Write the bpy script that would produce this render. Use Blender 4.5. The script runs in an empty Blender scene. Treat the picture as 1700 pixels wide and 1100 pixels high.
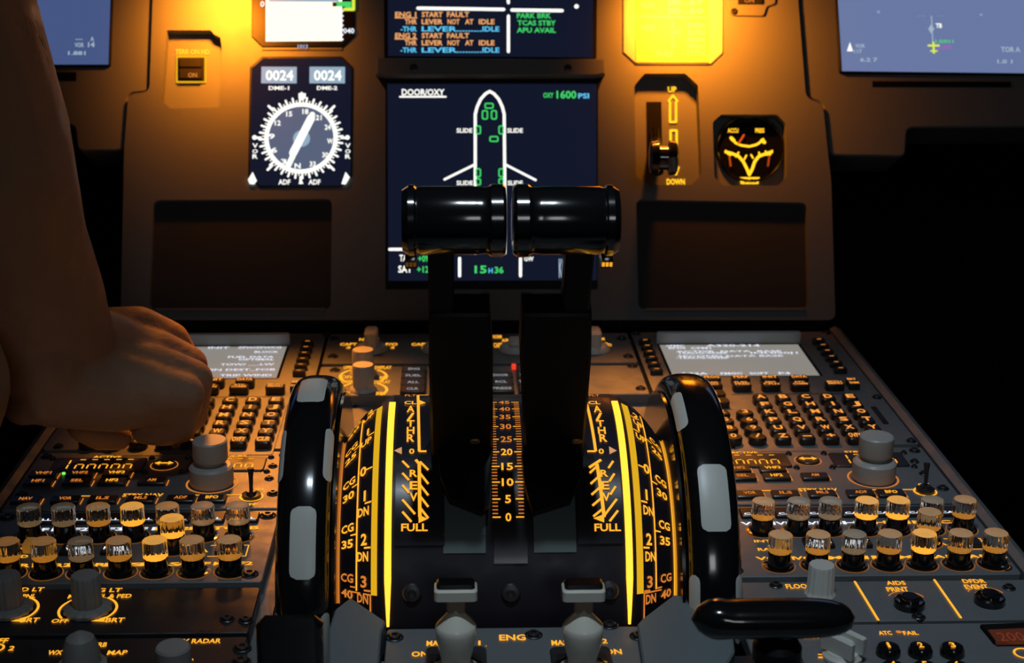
import bpy, math, random
from mathutils import Vector, Matrix
random.seed(7)
sin, cos, pi, rad = math.sin, math.cos, math.pi, math.radians
SC = bpy.context.scene
COL = SC.collection

# ------------------------------------------------------------------ camera
FPX = 2500.0
PSI, TH, ROLL, CX, CZ = .0414, .3065, .0089, -.0197, .3372
_R = Vector((cos(PSI), -sin(PSI), 0))
FW = Vector((sin(PSI)*cos(TH), cos(PSI)*cos(TH), -sin(TH)))
_U = Vector((sin(PSI)*sin(TH), cos(PSI)*sin(TH), cos(TH)))
RT = _R*cos(ROLL) + _U*sin(ROLL)
UP = -_R*sin(ROLL) + _U*cos(ROLL)
CAM = Vector((CX, 0, CZ))
cd = bpy.data.cameras.new('camera'); cam = bpy.data.objects.new('camera', cd); COL.objects.link(cam)
cam.matrix_world = Matrix(((RT.x, UP.x, -FW.x, CAM.x), (RT.y, UP.y, -FW.y, CAM.y), (RT.z, UP.z, -FW.z, CAM.z), (0, 0, 0, 1)))
cd.sensor_width = 36; cd.lens = 36*FPX/1700; cd.clip_start = .02; cd.clip_end = 50
cd.dof.use_dof = True; cd.dof.focus_distance = .76; cd.dof.aperture_fstop = 17
SC.camera = cam

# ------------------------------------------------------------------ world, colour, light
SC.view_settings.view_transform = 'Standard'; SC.view_settings.look = 'None'
SC.view_settings.exposure = 0; SC.view_settings.gamma = 1; SC.view_settings.use_curve_mapping = False
w = bpy.data.worlds.new('world'); SC.world = w; w.use_nodes = True
w.node_tree.nodes['Background'].inputs[0].default_value = (.55, .7, .8, 1)
w.node_tree.nodes['Background'].inputs[1].default_value = .006

def lamp(name, kind, loc, aim, energy, col, size=.05, spot=120, blend=.6, sizey=None):
    l = bpy.data.lights.new(name, kind); o = bpy.data.objects.new(name, l); COL.objects.link(o)
    o.location = loc; o.rotation_euler = (Vector(aim)-Vector(loc)).to_track_quat('-Z', 'Y').to_euler()
    l.energy = energy; l.color = col
    if kind == 'AREA':
        l.size = size
        if sizey: l.shape = 'RECTANGLE'; l.size_y = sizey
    else: l.shadow_soft_size = size
    if kind == 'SPOT': l.spot_size = rad(spot); l.spot_blend = blend
    return o
AMB = (1, .25, .012)

# ------------------------------------------------------------------ frames: a surface with local x right, y up/away, z out of it
class Frame:
    def __init__(s, o, ax=(1, 0, 0), ay=(0, 1, 0), az=(0, 0, 1)):
        s.o, s.ax, s.ay, s.az = Vector(o), Vector(ax), Vector(ay), Vector(az)
    def w(s, x, y, z=0): return s.o + s.ax*x + s.ay*y + s.az*z
    def at(s, px, py, z=0):
        d = FW + RT*((px-850)/FPX) - UP*((py-550)/FPX)
        t = ((s.o + s.az*z) - CAM).dot(s.az)/d.dot(s.az)
        p = CAM + d*t - s.o
        return p.dot(s.ax), p.dot(s.ay)
    def mat(s): return Matrix(((s.ax.x, s.ay.x, s.az.x, s.o.x), (s.ax.y, s.ay.y, s.az.y, s.o.y), (s.ax.z, s.ay.z, s.az.z, s.o.z), (0, 0, 0, 1)))
    def sub(s, x, y, z=0): return Frame(s.w(x, y, z), s.ax, s.ay, s.az)
def pt3(px, py, zc): return CAM + (FW + RT*((px-850)/FPX) - UP*((py-550)/FPX))*zc
def proj(q):
    v = q-CAM; z = v.dot(FW); return 850+FPX*v.dot(RT)/z, 550-FPX*v.dot(UP)/z
def inv(fn, px, py, g):
    u, v = g
    for i in range(40):
        a, b = proj(fn(u, v)); a1, b1 = proj(fn(u+1e-5, v)); a2, b2 = proj(fn(u, v+1e-5))
        m = ((a1-a)*1e5, (a2-a)*1e5, (b1-b)*1e5, (b2-b)*1e5); det = m[0]*m[3]-m[1]*m[2]
        if abs(det) < 1e-9: break
        ex, ey = px-a, py-b
        u += .7*(ex*m[3]-ey*m[1])/det; v += .7*(-ex*m[2]+ey*m[0])/det
    return u, v
PED = Frame((0, 0, 0))
TAU = rad(26)
PAN = Frame((0, 1.075, .006), (1, 0, 0), (0, sin(TAU), cos(TAU)), (0, -cos(TAU), sin(TAU)))

# lamps under the glareshield, overhead map lights, fill added behind the camera
def pan(px, py, off): return PAN.w(*PAN.at(px, py, off), off)
lamp('glareshield_flood_left', 'SPOT', pan(365, -55, .058), pan(385, 30, 0), 3.3, AMB, .008, 132, 1)
lamp('glareshield_flood_right', 'SPOT', pan(1140, -50, .060), pan(1150, 40, 0), 3.2, AMB, .008, 136, 1)
lamp('pedestal_flood_left', 'SPOT', pan(420, -90, .10), (-.12, .89, 0), 15, (1, .30, .03), .025, 44, 1)
lamp('pedestal_flood_right', 'SPOT', pan(1090, -90, .10), (.11, .89, 0), 10.5, (1, .30, .03), .025, 42, 1)
COOL = (.74, .88, 1)
lamp('added_cool_fill', 'AREA', (.2, -1.5, 1.0), (0, 1, .2), 2.0, (.9, .95, 1), .35)  # unseen fill, added to lift surfaces that face the camera
for lx in (-.045, .055):
    lamp('map_light', 'SPOT', (lx, .34, 1.15), (.13, .62, 0), 9.5, COOL, .012, 41, 1)

# ------------------------------------------------------------------ materials
MATS = {}
def M(name, col=(.1, .1, .1), rough=.5, metal=0, em=None, st=0, trans=0, spec=.5, grain=0, bump=0, ior=1.45, coat=0, sss=0):
    if name in MATS: return MATS[name]
    m = bpy.data.materials.new(name); m.use_nodes = True; nt = m.node_tree; b = nt.nodes['Principled BSDF']
    b.inputs['Base Color'].default_value = (*col, 1); b.inputs['Roughness'].default_value = rough
    b.inputs['Metallic'].default_value = metal; b.inputs['Specular IOR Level'].default_value = spec
    b.inputs['IOR'].default_value = ior
    if trans: b.inputs['Transmission Weight'].default_value = trans
    if coat: b.inputs['Coat Weight'].default_value = coat; b.inputs['Coat Roughness'].default_value = .08
    if sss: b.inputs['Subsurface Weight'].default_value = sss; b.inputs['Subsurface Radius'].default_value = (.01, .004, .002); b.inputs['Subsurface Scale'].default_value = .4
    if em: b.inputs['Emission Color'].default_value = (*em, 1); b.inputs['Emission Strength'].default_value = st
    if grain or bump:
        tc = nt.nodes.new('ShaderNodeTexCoord'); n = nt.nodes.new('ShaderNodeTexNoise'); nt.links.new(tc.outputs['Object'], n.inputs['Vector'])
        n.inputs['Scale'].default_value = 60; n.inputs['Detail'].default_value = 6
        if grain:
            r = nt.nodes.new('ShaderNodeMapRange'); r.inputs['From Min'].default_value = .35; r.inputs['From Max'].default_value = .65
            r.inputs['To Min'].default_value = rough-grain; r.inputs['To Max'].default_value = rough+grain
            nt.links.new(n.outputs[0], r.inputs[0]); nt.links.new(r.outputs[0], b.inputs['Roughness'])
        if bump:
            n2 = nt.nodes.new('ShaderNodeTexNoise'); n2.inputs['Scale'].default_value = 1500; nt.links.new(tc.outputs['Object'], n2.inputs['Vector'])
            bp = nt.nodes.new('ShaderNodeBump'); bp.inputs['Strength'].default_value = bump; bp.inputs['Distance'].default_value = .0004
            nt.links.new(n2.outputs[0], bp.inputs['Height']); nt.links.new(bp.outputs[0], b.inputs['Normal'])
    MATS[name] = m; return m
PANEL = M('panel_paint', (.15, .165, .175), .6, bump=.35, grain=.08, spec=.3)
PAINT = M('pedestal_paint', (.13, .145, .155), .42, bump=.3, grain=.1, spec=.45)
RECESS = M('recess_lining', (.035, .037, .04), .7, spec=.3)
DARKP = M('dark_and_shaded_panel', (.018, .019, .022), .35, grain=.1, spec=.5)  # real dark parts; on the left rear panels it paints in shade
GAP = M('gap_black', (.006, .006, .006), .8, spec=.1)
BLK = M('gloss_black', (.006, .006, .007), .16, coat=.6)
SATIN = M('satin_black', (.006, .006, .007), .45, spec=.2)
KEYM = M('key_plastic', (.015, .014, .013), .3)
WHT = M('white_paint', (.55, .56, .52), .35)
GREYK = M('grey_knob', (.38, .38, .36), .45, grain=.08)
DGREYK = M('dim_knob', (.22, .22, .21), .5)
SCREW = M('screw_metal', (.06, .06, .065), .35, metal=.7)
GLASSB = M('screen_glass', (.004, .005, .01), .12, em=(.012, .017, .045), st=.5, spec=.2)
GLASSW = M('captain_screen_glass', (.01, .012, .02), .15, em=(.055, .085, .21), st=1.1, spec=.3)
GLASSF = M('officer_screen_glass', (.01, .012, .02), .15, em=(.105, .14, .27), st=1.35, spec=.3)
MCDUG = M('mcdu_glass', (.05, .05, .05), .15, em=(.25, .235, .21), st=1.0, spec=.3)
def E(name, c, s): return M(name, (.02, .02, .02), .5, em=c, st=s, spec=.1)
AM = E('amber_legend', (1, .40, .025), 1.25)
AMS = E('amber_dim_legend', (1, .30, .04), .65)
AMD = E('amber_key_legend', (1, .34, .05), 1.1)
AMX = E('amber_strong_legend', (1, .52, .015), 1.6)
AMR = E('amber_faint_ring', (1, .34, .05), .3)
AMY = E('amber_bright_strip', (1, .46, .03), 2.0)
GOLD = E('gold_band', (1, .54, .01), .75)
AML = E('panel_backlight_amber', (1, .50, .01), .9)
WL = E('white_legend', (.85, .9, 1), 1.1)
WLD = E('white_dim_legend', (.8, .8, .9), .35)
WS = E('white_graphic', (1, 1, .93), 1.15)
CREAM = E('cream_graphic', (1, .93, .72), 1.3)
CYAN = E('cyan_graphic', (.12, .62, 1), .95)
GRN = E('green_graphic', (.06, .75, .16), .9)
ORG = E('orange_graphic', (1, .45, .16), .95)
BLUET = E('blue_grey_graphic', (.35, .48, .75), .9)
DIALG = E('compass_dial_grey', (.09, .12, .2), 1.0)
BOXB = E('counter_frame_blue', (.35, .52, .68), .8)
YEL = E('yellow_graphic', (.8, .95, .08), .9)
MAG = E('magenta_graphic', (.6, .12, .8), .7)
PALE = E('pale_graphic', (.5, .65, .8), .7)
REDL = E('red_legend', (1, .05, .02), .9)
MCT = E('mcdu_white_text', (.8, .85, 1), 1.0)
GRNS = E('green_led', (.2, .9, .1), 1.2)

# ------------------------------------------------------------------ mesh builder
WM = {}
GLY = {}
def glyph(s, off=.0):
    k = (s, off)
    if k in GLY: return GLY[k]
    c = bpy.data.curves.new('t', 'FONT'); c.body = s; c.resolution_u = 2; c.offset = off; c.size = 1; c.fill_mode = 'BOTH'
    o = bpy.data.objects.new('t', c); me = o.to_mesh()
    vs = [(v.co.x, v.co.y) for v in me.vertices]; fs = [tuple(p.vertices) for p in me.polygons]
    o.to_mesh_clear(); bpy.data.objects.remove(o); bpy.data.curves.remove(c)
    xs = [v[0] for v in vs] or [0, 1]
    GLY[k] = (vs, fs, min(xs), max(xs)); return GLY[k]
def rrect(cx, cy, w, h, r, n=4):
    pts = []; r = min(r, w/2-1e-6, h/2-1e-6)
    for (sx, sy, a0) in ((1, 1, 0), (-1, 1, 90), (-1, -1, 180), (1, -1, 270)):
        for i in range(n+1):
            a = rad(a0+90*i/n); pts.append((cx+sx*(w/2-r)+r*cos(a), cy+sy*(h/2-r)+r*sin(a)))
    return pts
def circ(cx, cy, r, n=32): return [(cx+r*cos(2*pi*i/n), cy+r*sin(2*pi*i/n)) for i in range(n)]
class MB:
    def __init__(s, mp=None):
        s.v = []; s.f = []; s.m = []; s.mats = []
        s.mp = (mp.w if isinstance(mp, Frame) else mp) or (lambda x, y, z: Vector((x, y, z)))
    def mi(s, m):
        if m not in s.mats: s.mats.append(m)
        return s.mats.index(m)
    def add(s, vs, fs, m):
        n = len(s.v); s.v += [s.mp(*v) for v in vs]; k = s.mi(m)
        for f in fs: s.f.append(tuple(n+i for i in f)); s.m.append(k)
    def slab(s, poly, z0, z1, m, bev=0, top=None):
        n = len(poly); a = sum(poly[i][0]*poly[(i+1) % n][1]-poly[(i+1) % n][0]*poly[i][1] for i in range(n))
        if a < 0: poly = poly[::-1]
        vs = [(x, y, z0) for x, y in poly] + [(x, y, z1-bev) for x, y in poly]
        fs = [tuple(reversed(range(n)))] + [(i, (i+1) % n, n+(i+1) % n, n+i) for i in range(n)]
        if bev:
            ins = []
            for i in range(n):
                p, q, r = poly[i-1], poly[i], poly[(i+1) % n]
                n1 = Vector((-(q[1]-p[1]), q[0]-p[0])); n2 = Vector((-(r[1]-q[1]), r[0]-q[0]))
                if n1.length > 0: n1.normalize()
                if n2.length > 0: n2.normalize()
                nn = n1+n2; nn = nn/max(.3, nn.length_squared/2) if nn.length > 0 else n1
                ins.append((q[0]+nn.x*bev, q[1]+nn.y*bev, z1))
            vs += ins; fs += [(n+i, n+(i+1) % n, 2*n+(i+1) % n, 2*n+i) for i in range(n)]
            base = 2*n
        else: base = n
        s.add(vs, fs, m); s.add([vs[base+i] for i in range(n)], [tuple(range(n))], top or m)
    def flat(s, poly, z, m):
        n = len(poly); a = sum(poly[i][0]*poly[(i+1) % n][1]-poly[(i+1) % n][0]*poly[i][1] for i in range(n))
        if a < 0: poly = poly[::-1]
        s.add([(x, y, z) for x, y in poly], [tuple(range(n))], m)
    def box(s, x0, x1, y0, y1, z0, z1, m, bev=0): s.slab([(x0, y0), (x1, y0), (x1, y1), (x0, y1)], z0, z1, m, bev)
    def seg(s, p, q, w, z, m, cap=True, sub=1):
        d = Vector((q[0]-p[0], q[1]-p[1])); L = d.length
        if L < 1e-9: return
        d /= L; nx, ny = -d.y*w/2, d.x*w/2
        vs = []; fs = []
        for i in range(sub+1):
            t = i/sub; x, y = p[0]+(q[0]-p[0])*t, p[1]+(q[1]-p[1])*t
            vs += [(x+nx, y+ny, z), (x-nx, y-ny, z)]
        for i in range(sub): fs.append((2*i+1, 2*i+3, 2*i+2, 2*i))
        s.add(vs, fs, m)
        if cap:
            for c in (p, q): s.flat(circ(c[0], c[1], w/2, 10), z+.00002, m)
    def path(s, pts, w, z, m):
        for a, b in zip(pts, pts[1:]): s.seg(a, b, w, z, m)
    def ring(s, cx, cy, r0, r1, z, m, a0=0, a1=360, n=40, z1=None):
        vs = []; fs = []
        for i in range(n+1):
            a = rad(a0+(a1-a0)*i/n); vs += [(cx+r0*cos(a), cy+r0*sin(a), z), (cx+r1*cos(a), cy+r1*sin(a), z if z1 is None else z1)]
        for i in range(n): fs.append((2*i, 2*i+1, 2*i+3, 2*i+2))
        s.add(vs, fs, m)
    def lathe(s, cx, cy, prof, m, n=32, rib=0, ribn=12, mats=None):
        vs = []; k = len(prof)
        for i in range(n):
            a = 2*pi*i/n
            for r, z in prof:
                rr = r*(1+rib*(cos(a*ribn) if r > 1e-6 else 0)); vs.append((cx+rr*cos(a), cy+rr*sin(a), z))
        for j in range(k-1):
            s.add([], [], m)
        base = len(s.v); s.v += [s.mp(*v) for v in vs]
        for j in range(k-1):
            kk = s.mi(mats[j] if mats else m)
            for i in range(n):
                i2 = (i+1) % n; s.f.append((base+i*k+j, base+i2*k+j, base+i2*k+j+1, base+i*k+j+1)); s.m.append(kk)
    def text(s, t, x0, x1, y0, y1, z, m, off=.026, raw=False):
        vs, fs, a, b = glyph(t, off); H = .69
        sx = (x1-x0)/max(1e-6, b-a); sy = (y1-y0)/H
        if not raw and len(t) == 1 and abs(sx) > abs(sy)*1.6 and t in '1IT/|': sx2 = math.copysign(abs(sy)*1.2, sx); x0 += (x1-x0)/2-sx2*(b-a)/2; sx = sx2
        s.add([(x0+(x-a)*sx, y0+y*sy, z) for x, y in vs], fs, m)
    def tpx(s, fr, t, x0, x1, yb, yt, m, z=.0003, off=.026):
        xm = (x0+x1)/2; a = fr.at(x0, yb, z)[0]; b = fr.at(x1, yb, z)[0]; c = fr.at(xm, yb, z)[1]; d = fr.at(xm, yt, z)[1]
        s.text(t, a, b, c, d, z, m, off)
    def tube(s, pts, rs, m, n=12, cap=True):
        """round bar through world-mapped points"""
        pts = [Vector(p) for p in pts]
        if not hasattr(rs, '__len__'): rs = [rs]*len(pts)
        vs = []; ref = Vector((.13, .27, .95)).normalized()
        for i, p in enumerate(pts):
            d = (pts[min(i+1, len(pts)-1)]-pts[max(i-1, 0)]).normalized()
            u = d.cross(ref).normalized(); v = d.cross(u)
            for j in range(n): q = p+(u*cos(2*pi*j/n)+v*sin(2*pi*j/n))*rs[i]; vs.append(tuple(q))
        fs = []
        for i in range(len(pts)-1):
            for j in range(n): j2 = (j+1) % n; fs.append((i*n+j, i*n+j2, (i+1)*n+j2, (i+1)*n+j))
        if cap: fs += [tuple(reversed(range(n))), tuple((len(pts)-1)*n+j for j in range(n))]
        s.add(vs, fs, m)
    def build(s, name, parent=None, origin=None, smooth=True, ang=32, kind=None):
        pw = WM[parent] if parent else Matrix()
        if origin is not None: ow = Matrix.Translation(Vector(origin))
        elif parent: ow = pw.copy()
        else:
            c = sum(s.v, Vector())/len(s.v); c.z = min(v.z for v in s.v); ow = Matrix.Translation(c)
        iv = ow.inverted(); me = bpy.data.meshes.new(name)
        me.from_pydata([tuple(iv @ v) for v in s.v], [], s.f)
        for m in s.mats: me.materials.append(m)
        me.polygons.foreach_set('material_index', s.m)
        me.polygons.foreach_set('use_smooth', [smooth]*len(s.f)); me.update()
        if smooth: me.set_sharp_from_angle(angle=rad(ang))
        o = bpy.data.objects.new(name, me); COL.objects.link(o)
        if parent: o.parent = parent; o.matrix_basis = pw.inverted() @ ow
        else: o.matrix_basis = ow
        WM[o] = ow
        if kind: o['kind'] = kind
        return o
def thing(name, label, cat, frame, group=None, kind=None):
    o = bpy.data.objects.new(name, None); COL.objects.link(o); o.empty_display_size = .01
    o.matrix_basis = frame.mat(); WM[o] = frame.mat(); o['label'] = label; o['category'] = cat
    if group: o['group'] = group
    if kind: o['kind'] = kind
    return o
def tag(o, label, cat, group=None):
    o['label'] = label; o['category'] = cat
    if group: o['group'] = group
    return o
def holes_plate(mb, outline, holes, z0, z1, m):
    """flat plate with openings; walls of outline and openings too"""
    c = bpy.data.curves.new('h', 'CURVE'); c.dimensions = '2D'; c.fill_mode = 'NONE' if False else 'BOTH'
    for loop in [outline]+holes:
        sp = c.splines.new('POLY'); sp.points.add(len(loop)-1); sp.use_cyclic_u = True
        for p, q in zip(sp.points, loop): p.co = (q[0], q[1], 0, 1)
    o = bpy.data.objects.new('h', c); me = o.to_mesh()
    vs = [(v.co.x, v.co.y, z1) for v in me.vertices]; fs = []
    for p in me.polygons:
        f = tuple(p.vertices)
        if p.normal.z < 0: f = f[::-1]
        fs.append(f)
    o.to_mesh_clear(); bpy.data.objects.remove(o); bpy.data.curves.remove(c)
    mb.add(vs, fs, m)
    for k, loop in enumerate([outline]+holes):
        n = len(loop); a = sum(loop[i][0]*loop[(i+1) % n][1]-loop[(i+1) % n][0]*loop[i][1] for i in range(n))
        L = loop if (a > 0) == (k == 0) else loop[::-1]
        mb.add([(x, y, z0) for x, y in L]+[(x, y, z1) for x, y in L], [(i, (i+1) % n, n+(i+1) % n, n+i) for i in range(n)], m)
def ppoly(fr, pts, z=0): return [fr.at(x, y, z) for x, y in pts]
def roundc(poly, r, n=4):
    """round the corners of a polygon"""
    out = []; N = len(poly)
    for i in range(N):
        p, q, s_ = Vector(poly[i-1]), Vector(poly[i]), Vector(poly[(i+1) % N])
        a = (p-q); b = (s_-q); d = min(r, a.length*.45, b.length*.45); a = q+a.normalized()*d; b = q+b.normalized()*d
        for k in range(n+1):
            t = k/n; out.append(tuple(a*(1-t)**2+q*2*t*(1-t)+b*t*t))
    return out
_screw = {}
def screws(parent, fr, pts, r=.0032, z=0):
    """quarter-turn fasteners: dark cup with a bright rim"""
    for (x, y) in pts:
        if r not in _screw:
            b = MB(); b.lathe(0, 0, [(r*1.25, -.0005), (r*1.25, .0004), (r*1.1, .0007), (r*1.0, .0003)], SCREW, 20)
            b.lathe(0, 0, [(r*.85, -.001), (r*.85, .0012), (r*.7, .0018), (r*.42, .0018), (r*.38, .0008), (0, .0008)], SCREW, 20)
            b.lathe(0, 0, [(r*1.0, .0001), (r*.85, -.0001)], GAP, 16)
            o = b.build('fastener', parent, origin=(0, 0, 0)); _screw[r] = o.data
            o.matrix_basis = WM[parent].inverted() @ fr.sub(x, y, z).mat()
        else:
            o = bpy.data.objects.new('fastener', _screw[r]); COL.objects.link(o); o.parent = parent
            o.matrix_basis = WM[parent].inverted() @ fr.sub(x, y, z).mat()

# ================================================================== SETTING
b = MB(); b.box(-1.6, 1.6, -.6, 2.2, -.52, -.50, GAP); o = b.build('floor', smooth=False, kind='structure')
b = MB(); b.box(-1.6, 1.6, 1.9, 1.95, -.5, 1.4, GAP); o = b.build('wall_front', smooth=False, kind='structure')
b = MB(); b.box(-1.65, -1.6, -.6, 1.95, -.5, 1.4, GAP); o = b.build('wall_left', smooth=False, kind='structure')
b = MB(); b.box(1.6, 1.65, -.6, 1.95, -.5, 1.4, GAP); o = b.build('wall_right', smooth=False, kind='structure')

# ================================================================== MAIN INSTRUMENT PANEL
fr = PAN
def pp(pts, z=0): return ppoly(PAN, pts, z)
cut_switch = [(277, 50), (350, 50), (355, 57), (366, 62), (368, 78), (364, 178), (283, 180), (268, 166), (269, 160)]
cut_gear = [(1053, 142), (1070, 122), (1138, 122), (1159, 142), (1165, 290), (1148, 307), (1077, 307), (1056, 293)]
cut_tri = [(1183, 203), (1197, 190), (1290, 190), (1305, 206), (1306, 292), (1292, 308), (1200, 308), (1186, 294)]
cut_trayL = [(255, 332), (551, 330), (549, 513), (248, 513)]
cut_trayR = [(1056, 331), (1339, 336), (1342, 513), (1060, 513)]
center_out = [(258, -140), (248, 153), (213, 156), (206, 250), (200, 531), (1387, 531), (1380, 300), (1375, 258), (1366, 172), (1338, 163), (1325, 0), (1320, -140)]
root = thing('instrument_panel', 'grey centre instrument panel with screens, gauges and two empty trays', 'panel', PAN)
b = MB(PAN)
holes_plate(b, roundc(pp(center_out), .006), [roundc(pp(cut_switch), .001, 2), roundc(pp(cut_gear), .0015, 2), roundc(pp(cut_tri), .0015, 2), roundc(pp(cut_trayL), .005), roundc(pp(cut_trayR), .005)], -.05, 0, PANEL)
b.build('panel_face', root)
b = MB(PAN); b.slab(roundc(pp([(250, -130), (240, 160), (215, 240), (206, 526), (1382, 526), (1370, 250), (1330, 160), (1318, -130)]), .004), -.056, -.0505, GAP); b.build('backing', root)
for name, cut in (('stowage_tray', cut_trayL), ('stowage_tray', cut_trayR)):
    b = MB(PAN); q = pp(cut); x0, x1 = min(p[0] for p in q), max(p[0] for p in q); y0, y1 = min(p[1] for p in q), max(p[1] for p in q)
    b.slab([(x0-.002, y0-.002), (x1+.002, y0-.002), (x1+.002, y1+.002), (x0-.002, y1+.002)], -.012, -.006, RECESS)
    b.box(x0+.004, x1-.004, y0-.0015, y0+.001, -.006, .0012, PANEL, .0005)
    b.build(name, root)
# side panels
for nm, outl, lab in (('instrument_panel', [(-560, -140), (256, -140), (246, 150), (211, 153), (203, 248), (127, 249), (122, 205), (-560, 200)], 'grey side instrument panel at left behind the arm, carrying a blue screen'),
                 ('instrument_panel', [(1327, -140), (1328, 0), (1341, 160), (1368, 169), (1379, 256), (1505, 258), (1508, 210), (2260, 206), (2260, -140)], 'grey side instrument panel at right, carrying a bluish screen')):
    r2 = thing(nm, lab, 'panel', PAN.sub(0, 0, 0)); b = MB(PAN); b.slab(roundc(pp(outl), .005), -.05, -.003, PANEL, .0012); b.build('panel_face', r2, ang=20)
    if outl[0][0] < 0: left_panel = r2
    else: right_panel = r2
b = MB(PAN); b.slab(pp([(1450, 133), (1680, 134), (1680, 143), (1450, 142)]), -.0035, -.0024, GAP); b.build('clip_slot', right_panel)
b = MB(PAN); b.slab(pp([(62, 118), (125, 118), (125, 132), (62, 132)]), -.0035, -.0024, GAP); b.build('clip_slot', left_panel)
# pilots' screens
fz = .0015
r = thing('display_screen', 'blue glowing display screen at upper left, beyond the arm', 'display', PAN.sub(*PAN.at(60, 108)))
b = MB(PAN); b.slab(roundc(pp([(-180, -120), (191, -120), (183, 110), (-175, 110)]), .002), -.0028, 0, SATIN, .0006); b.build('bezel', r)
b = MB(PAN); b.flat(pp([(-172, -115), (187, -115), (180, 107), (-168, 107)], .0002), .0002, GLASSW)
for t, x0, x1, yb, yt in (('---', 125, 137, 67, 62), ('A', 150, 156, 68, 61), ('VOR', 124, 139, 78, 71), ('14', 146, 157, 78, 70), ('1.881', 113, 142, 91, 85)): b.tpx(PAN, t, x0, x1, yb, yt, PALE, .0005)
b.build('screen', r, smooth=False)
r = thing('display_screen', 'pale blue glowing display screen with small map symbols at upper right', 'display', PAN.sub(*PAN.at(1550, 122)))
b = MB(PAN); b.slab(roundc(pp([(1382, -120), (1750, -120), (1760, 125), (1394, 121)]), .002), -.0028, 0, SATIN, .0006); b.build('bezel', r)
b = MB(PAN); b.flat(pp([(1384, -115), (1742, -115), (1754, 122), (1398, 118)], .0002), .0002, GLASSF)
T = lambda t, x0, x1, yb, yt, m: b.tpx(PAN, t, x0, x1, yb, yt, m, .0005)
b.seg(PAN.at(1546, 27), PAN.at(1549, 85), .0008, .0005, PALE)
b.seg(PAN.at(1541, 76), PAN.at(1558, 76), .0016, .0006, YEL); b.seg(PAN.at(1549, 71), PAN.at(1550, 88), .0016, .0006, YEL); b.seg(PAN.at(1545, 85), PAN.at(1555, 85), .0012, .0006, YEL)
b.flat(pp([(1541, 48), (1546, 40), (1551, 48), (1546, 56)], .0005), .0005, PALE)
T('TB', 1554, 1564, 46, 39, WS); T('1.0/011', 1553, 1583, 71, 66, GRN); T('0.10', 1556, 1579, 81, 75, MAG)
b.flat(pp([(1406, 85), (1411, 70), (1416, 85)], .0005), .0005, WS); T('VOR', 1420, 1436, 79, 73, PALE); T('117', 1418, 1431, 88, 82, PALE); T('6.2 7', 1428, 1457, 102, 96, PALE)
T('TOR A', 1662, 1694, 86, 78, PALE); T('1.0 1', 1656, 1681, 105, 99, PALE); T('v', 1456, 1461, 22, 16, PALE); T('- -', 1525, 1535, 27, 25, PALE); T('- -', 1557, 1566, 27, 25, PALE); T('o', 1627, 1631, 26, 21, PALE)
b.build('screen', r, smooth=False)
# centre upper warning display
r = thing('display_screen', 'dark centre screen showing orange and blue engine start fault messages', 'display', PAN.sub(*PAN.at(814, 95)))
b = MB(PAN); b.slab(roundc(pp([(637, -120), (992, -120), (990, 99), (638, 99)]), .002), .00005, .00015, SATIN); b.build('bezel', r)
b = MB(PAN); b.flat(pp([(643, -115), (985, -115), (984, 95), (644, 93)], .0002), .0002, GLASSB)
b.seg(PAN.at(694, 14), PAN.at(836, 16), .0027, .0005, WS); b.seg(PAN.at(850, 17), PAN.at(933, 18), .0027, .0005, WS)
b.seg(PAN.at(844, 27), PAN.at(844, 86), .0024, .0005, WS); b.seg(PAN.at(843, -6), PAN.at(844, 5), .0024, .0005, WS); b.flat(circ(*PAN.at(957, 11), .0018, 12), .0005, WS)
for y, t in ((28, 0), (63, 1)):
    T('ENG %d' % (t+1), 656, 691, y, y-8, ORG); T('START', 700, 735, y, y-8, ORG); T('FAULT', 742, 779, y, y-8, ORG)
    b.seg(PAN.at(656, y+2), PAN.at(692, y+2), .0008, .0005, ORG)
    y += 12; T('THR', 672, 692, y, y-8, ORG); T('LEVER', 700, 735, y, y-8, ORG); T('NOT', 743, 763, y, y-8, ORG); T('AT', 772, 786, y, y-8, ORG); T('IDLE', 795, 821, y, y-8, ORG)
    y += 12; T('-THR', 665, 692, y, y-8, CYAN); T('LEVER.........', 700, 800, y, y-8, CYAN); T('IDLE', 801, 829, y, y-8, CYAN)
T('PARK BRK', 858, 915, 30, 22, GRN); T('TCAS STBY', 859, 923, 42, 34, GRN); T('APU AVAIL', 858, 923, 54, 46, GRN)
b.build('screen', r, smooth=False)
# lower system display and its lipped bezel
r = thing('display_screen', 'dark centre screen showing the white outline of an aeroplane with green doors', 'display', PAN.sub(*PAN.at(816, 465)))
b = MB(PAN); b.slab(roundc(pp([(627, 106), (1003, 106), (1001, 130), (993, 150), (992, 480), (640, 480), (640, 150), (627, 130)]), .001, 2), .00005, .0003, SATIN, .0001)
b.build('bezel', r)
b = MB(PAN); b.slab(pp([(625, 101), (1003, 103), (1003, 128), (988, 131), (640, 131), (625, 128)]), 0, .008, PANEL, .0012); b.build('bezel_lip', r)
b = MB(PAN)
for x, y in ((687, 113), (943, 113)): b.lathe(*PAN.at(x, y, .008), [(.003, .0078), (.003, .0086), (.0018, .0088), (.0016, .008), (0, .008)], SCREW, 16)
b.build('bezel_screw', r)
b = MB(PAN); b.flat(pp([(643, 139), (990, 139), (991, 465), (645, 466)], .0004), .0004, GLASSB)
Z = .0007
def S(p, q, wpx, m=WS): b.seg(PAN.at(*p), PAN.at(*q), wpx/2170, Z, m)
nose = [(789, 305), (789, 190), (792, 178), (798, 165), (806, 156), (813, 152), (820, 156), (828, 165), (834, 178), (837, 190), (838, 305), (838, 420)]
for p, q in zip(nose, nose[1:]): S(p, q, 5)
S((789, 420), (789, 305), 5)
S((789, 273), (738, 298), 4); S((838, 273), (889, 299), 4)
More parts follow.
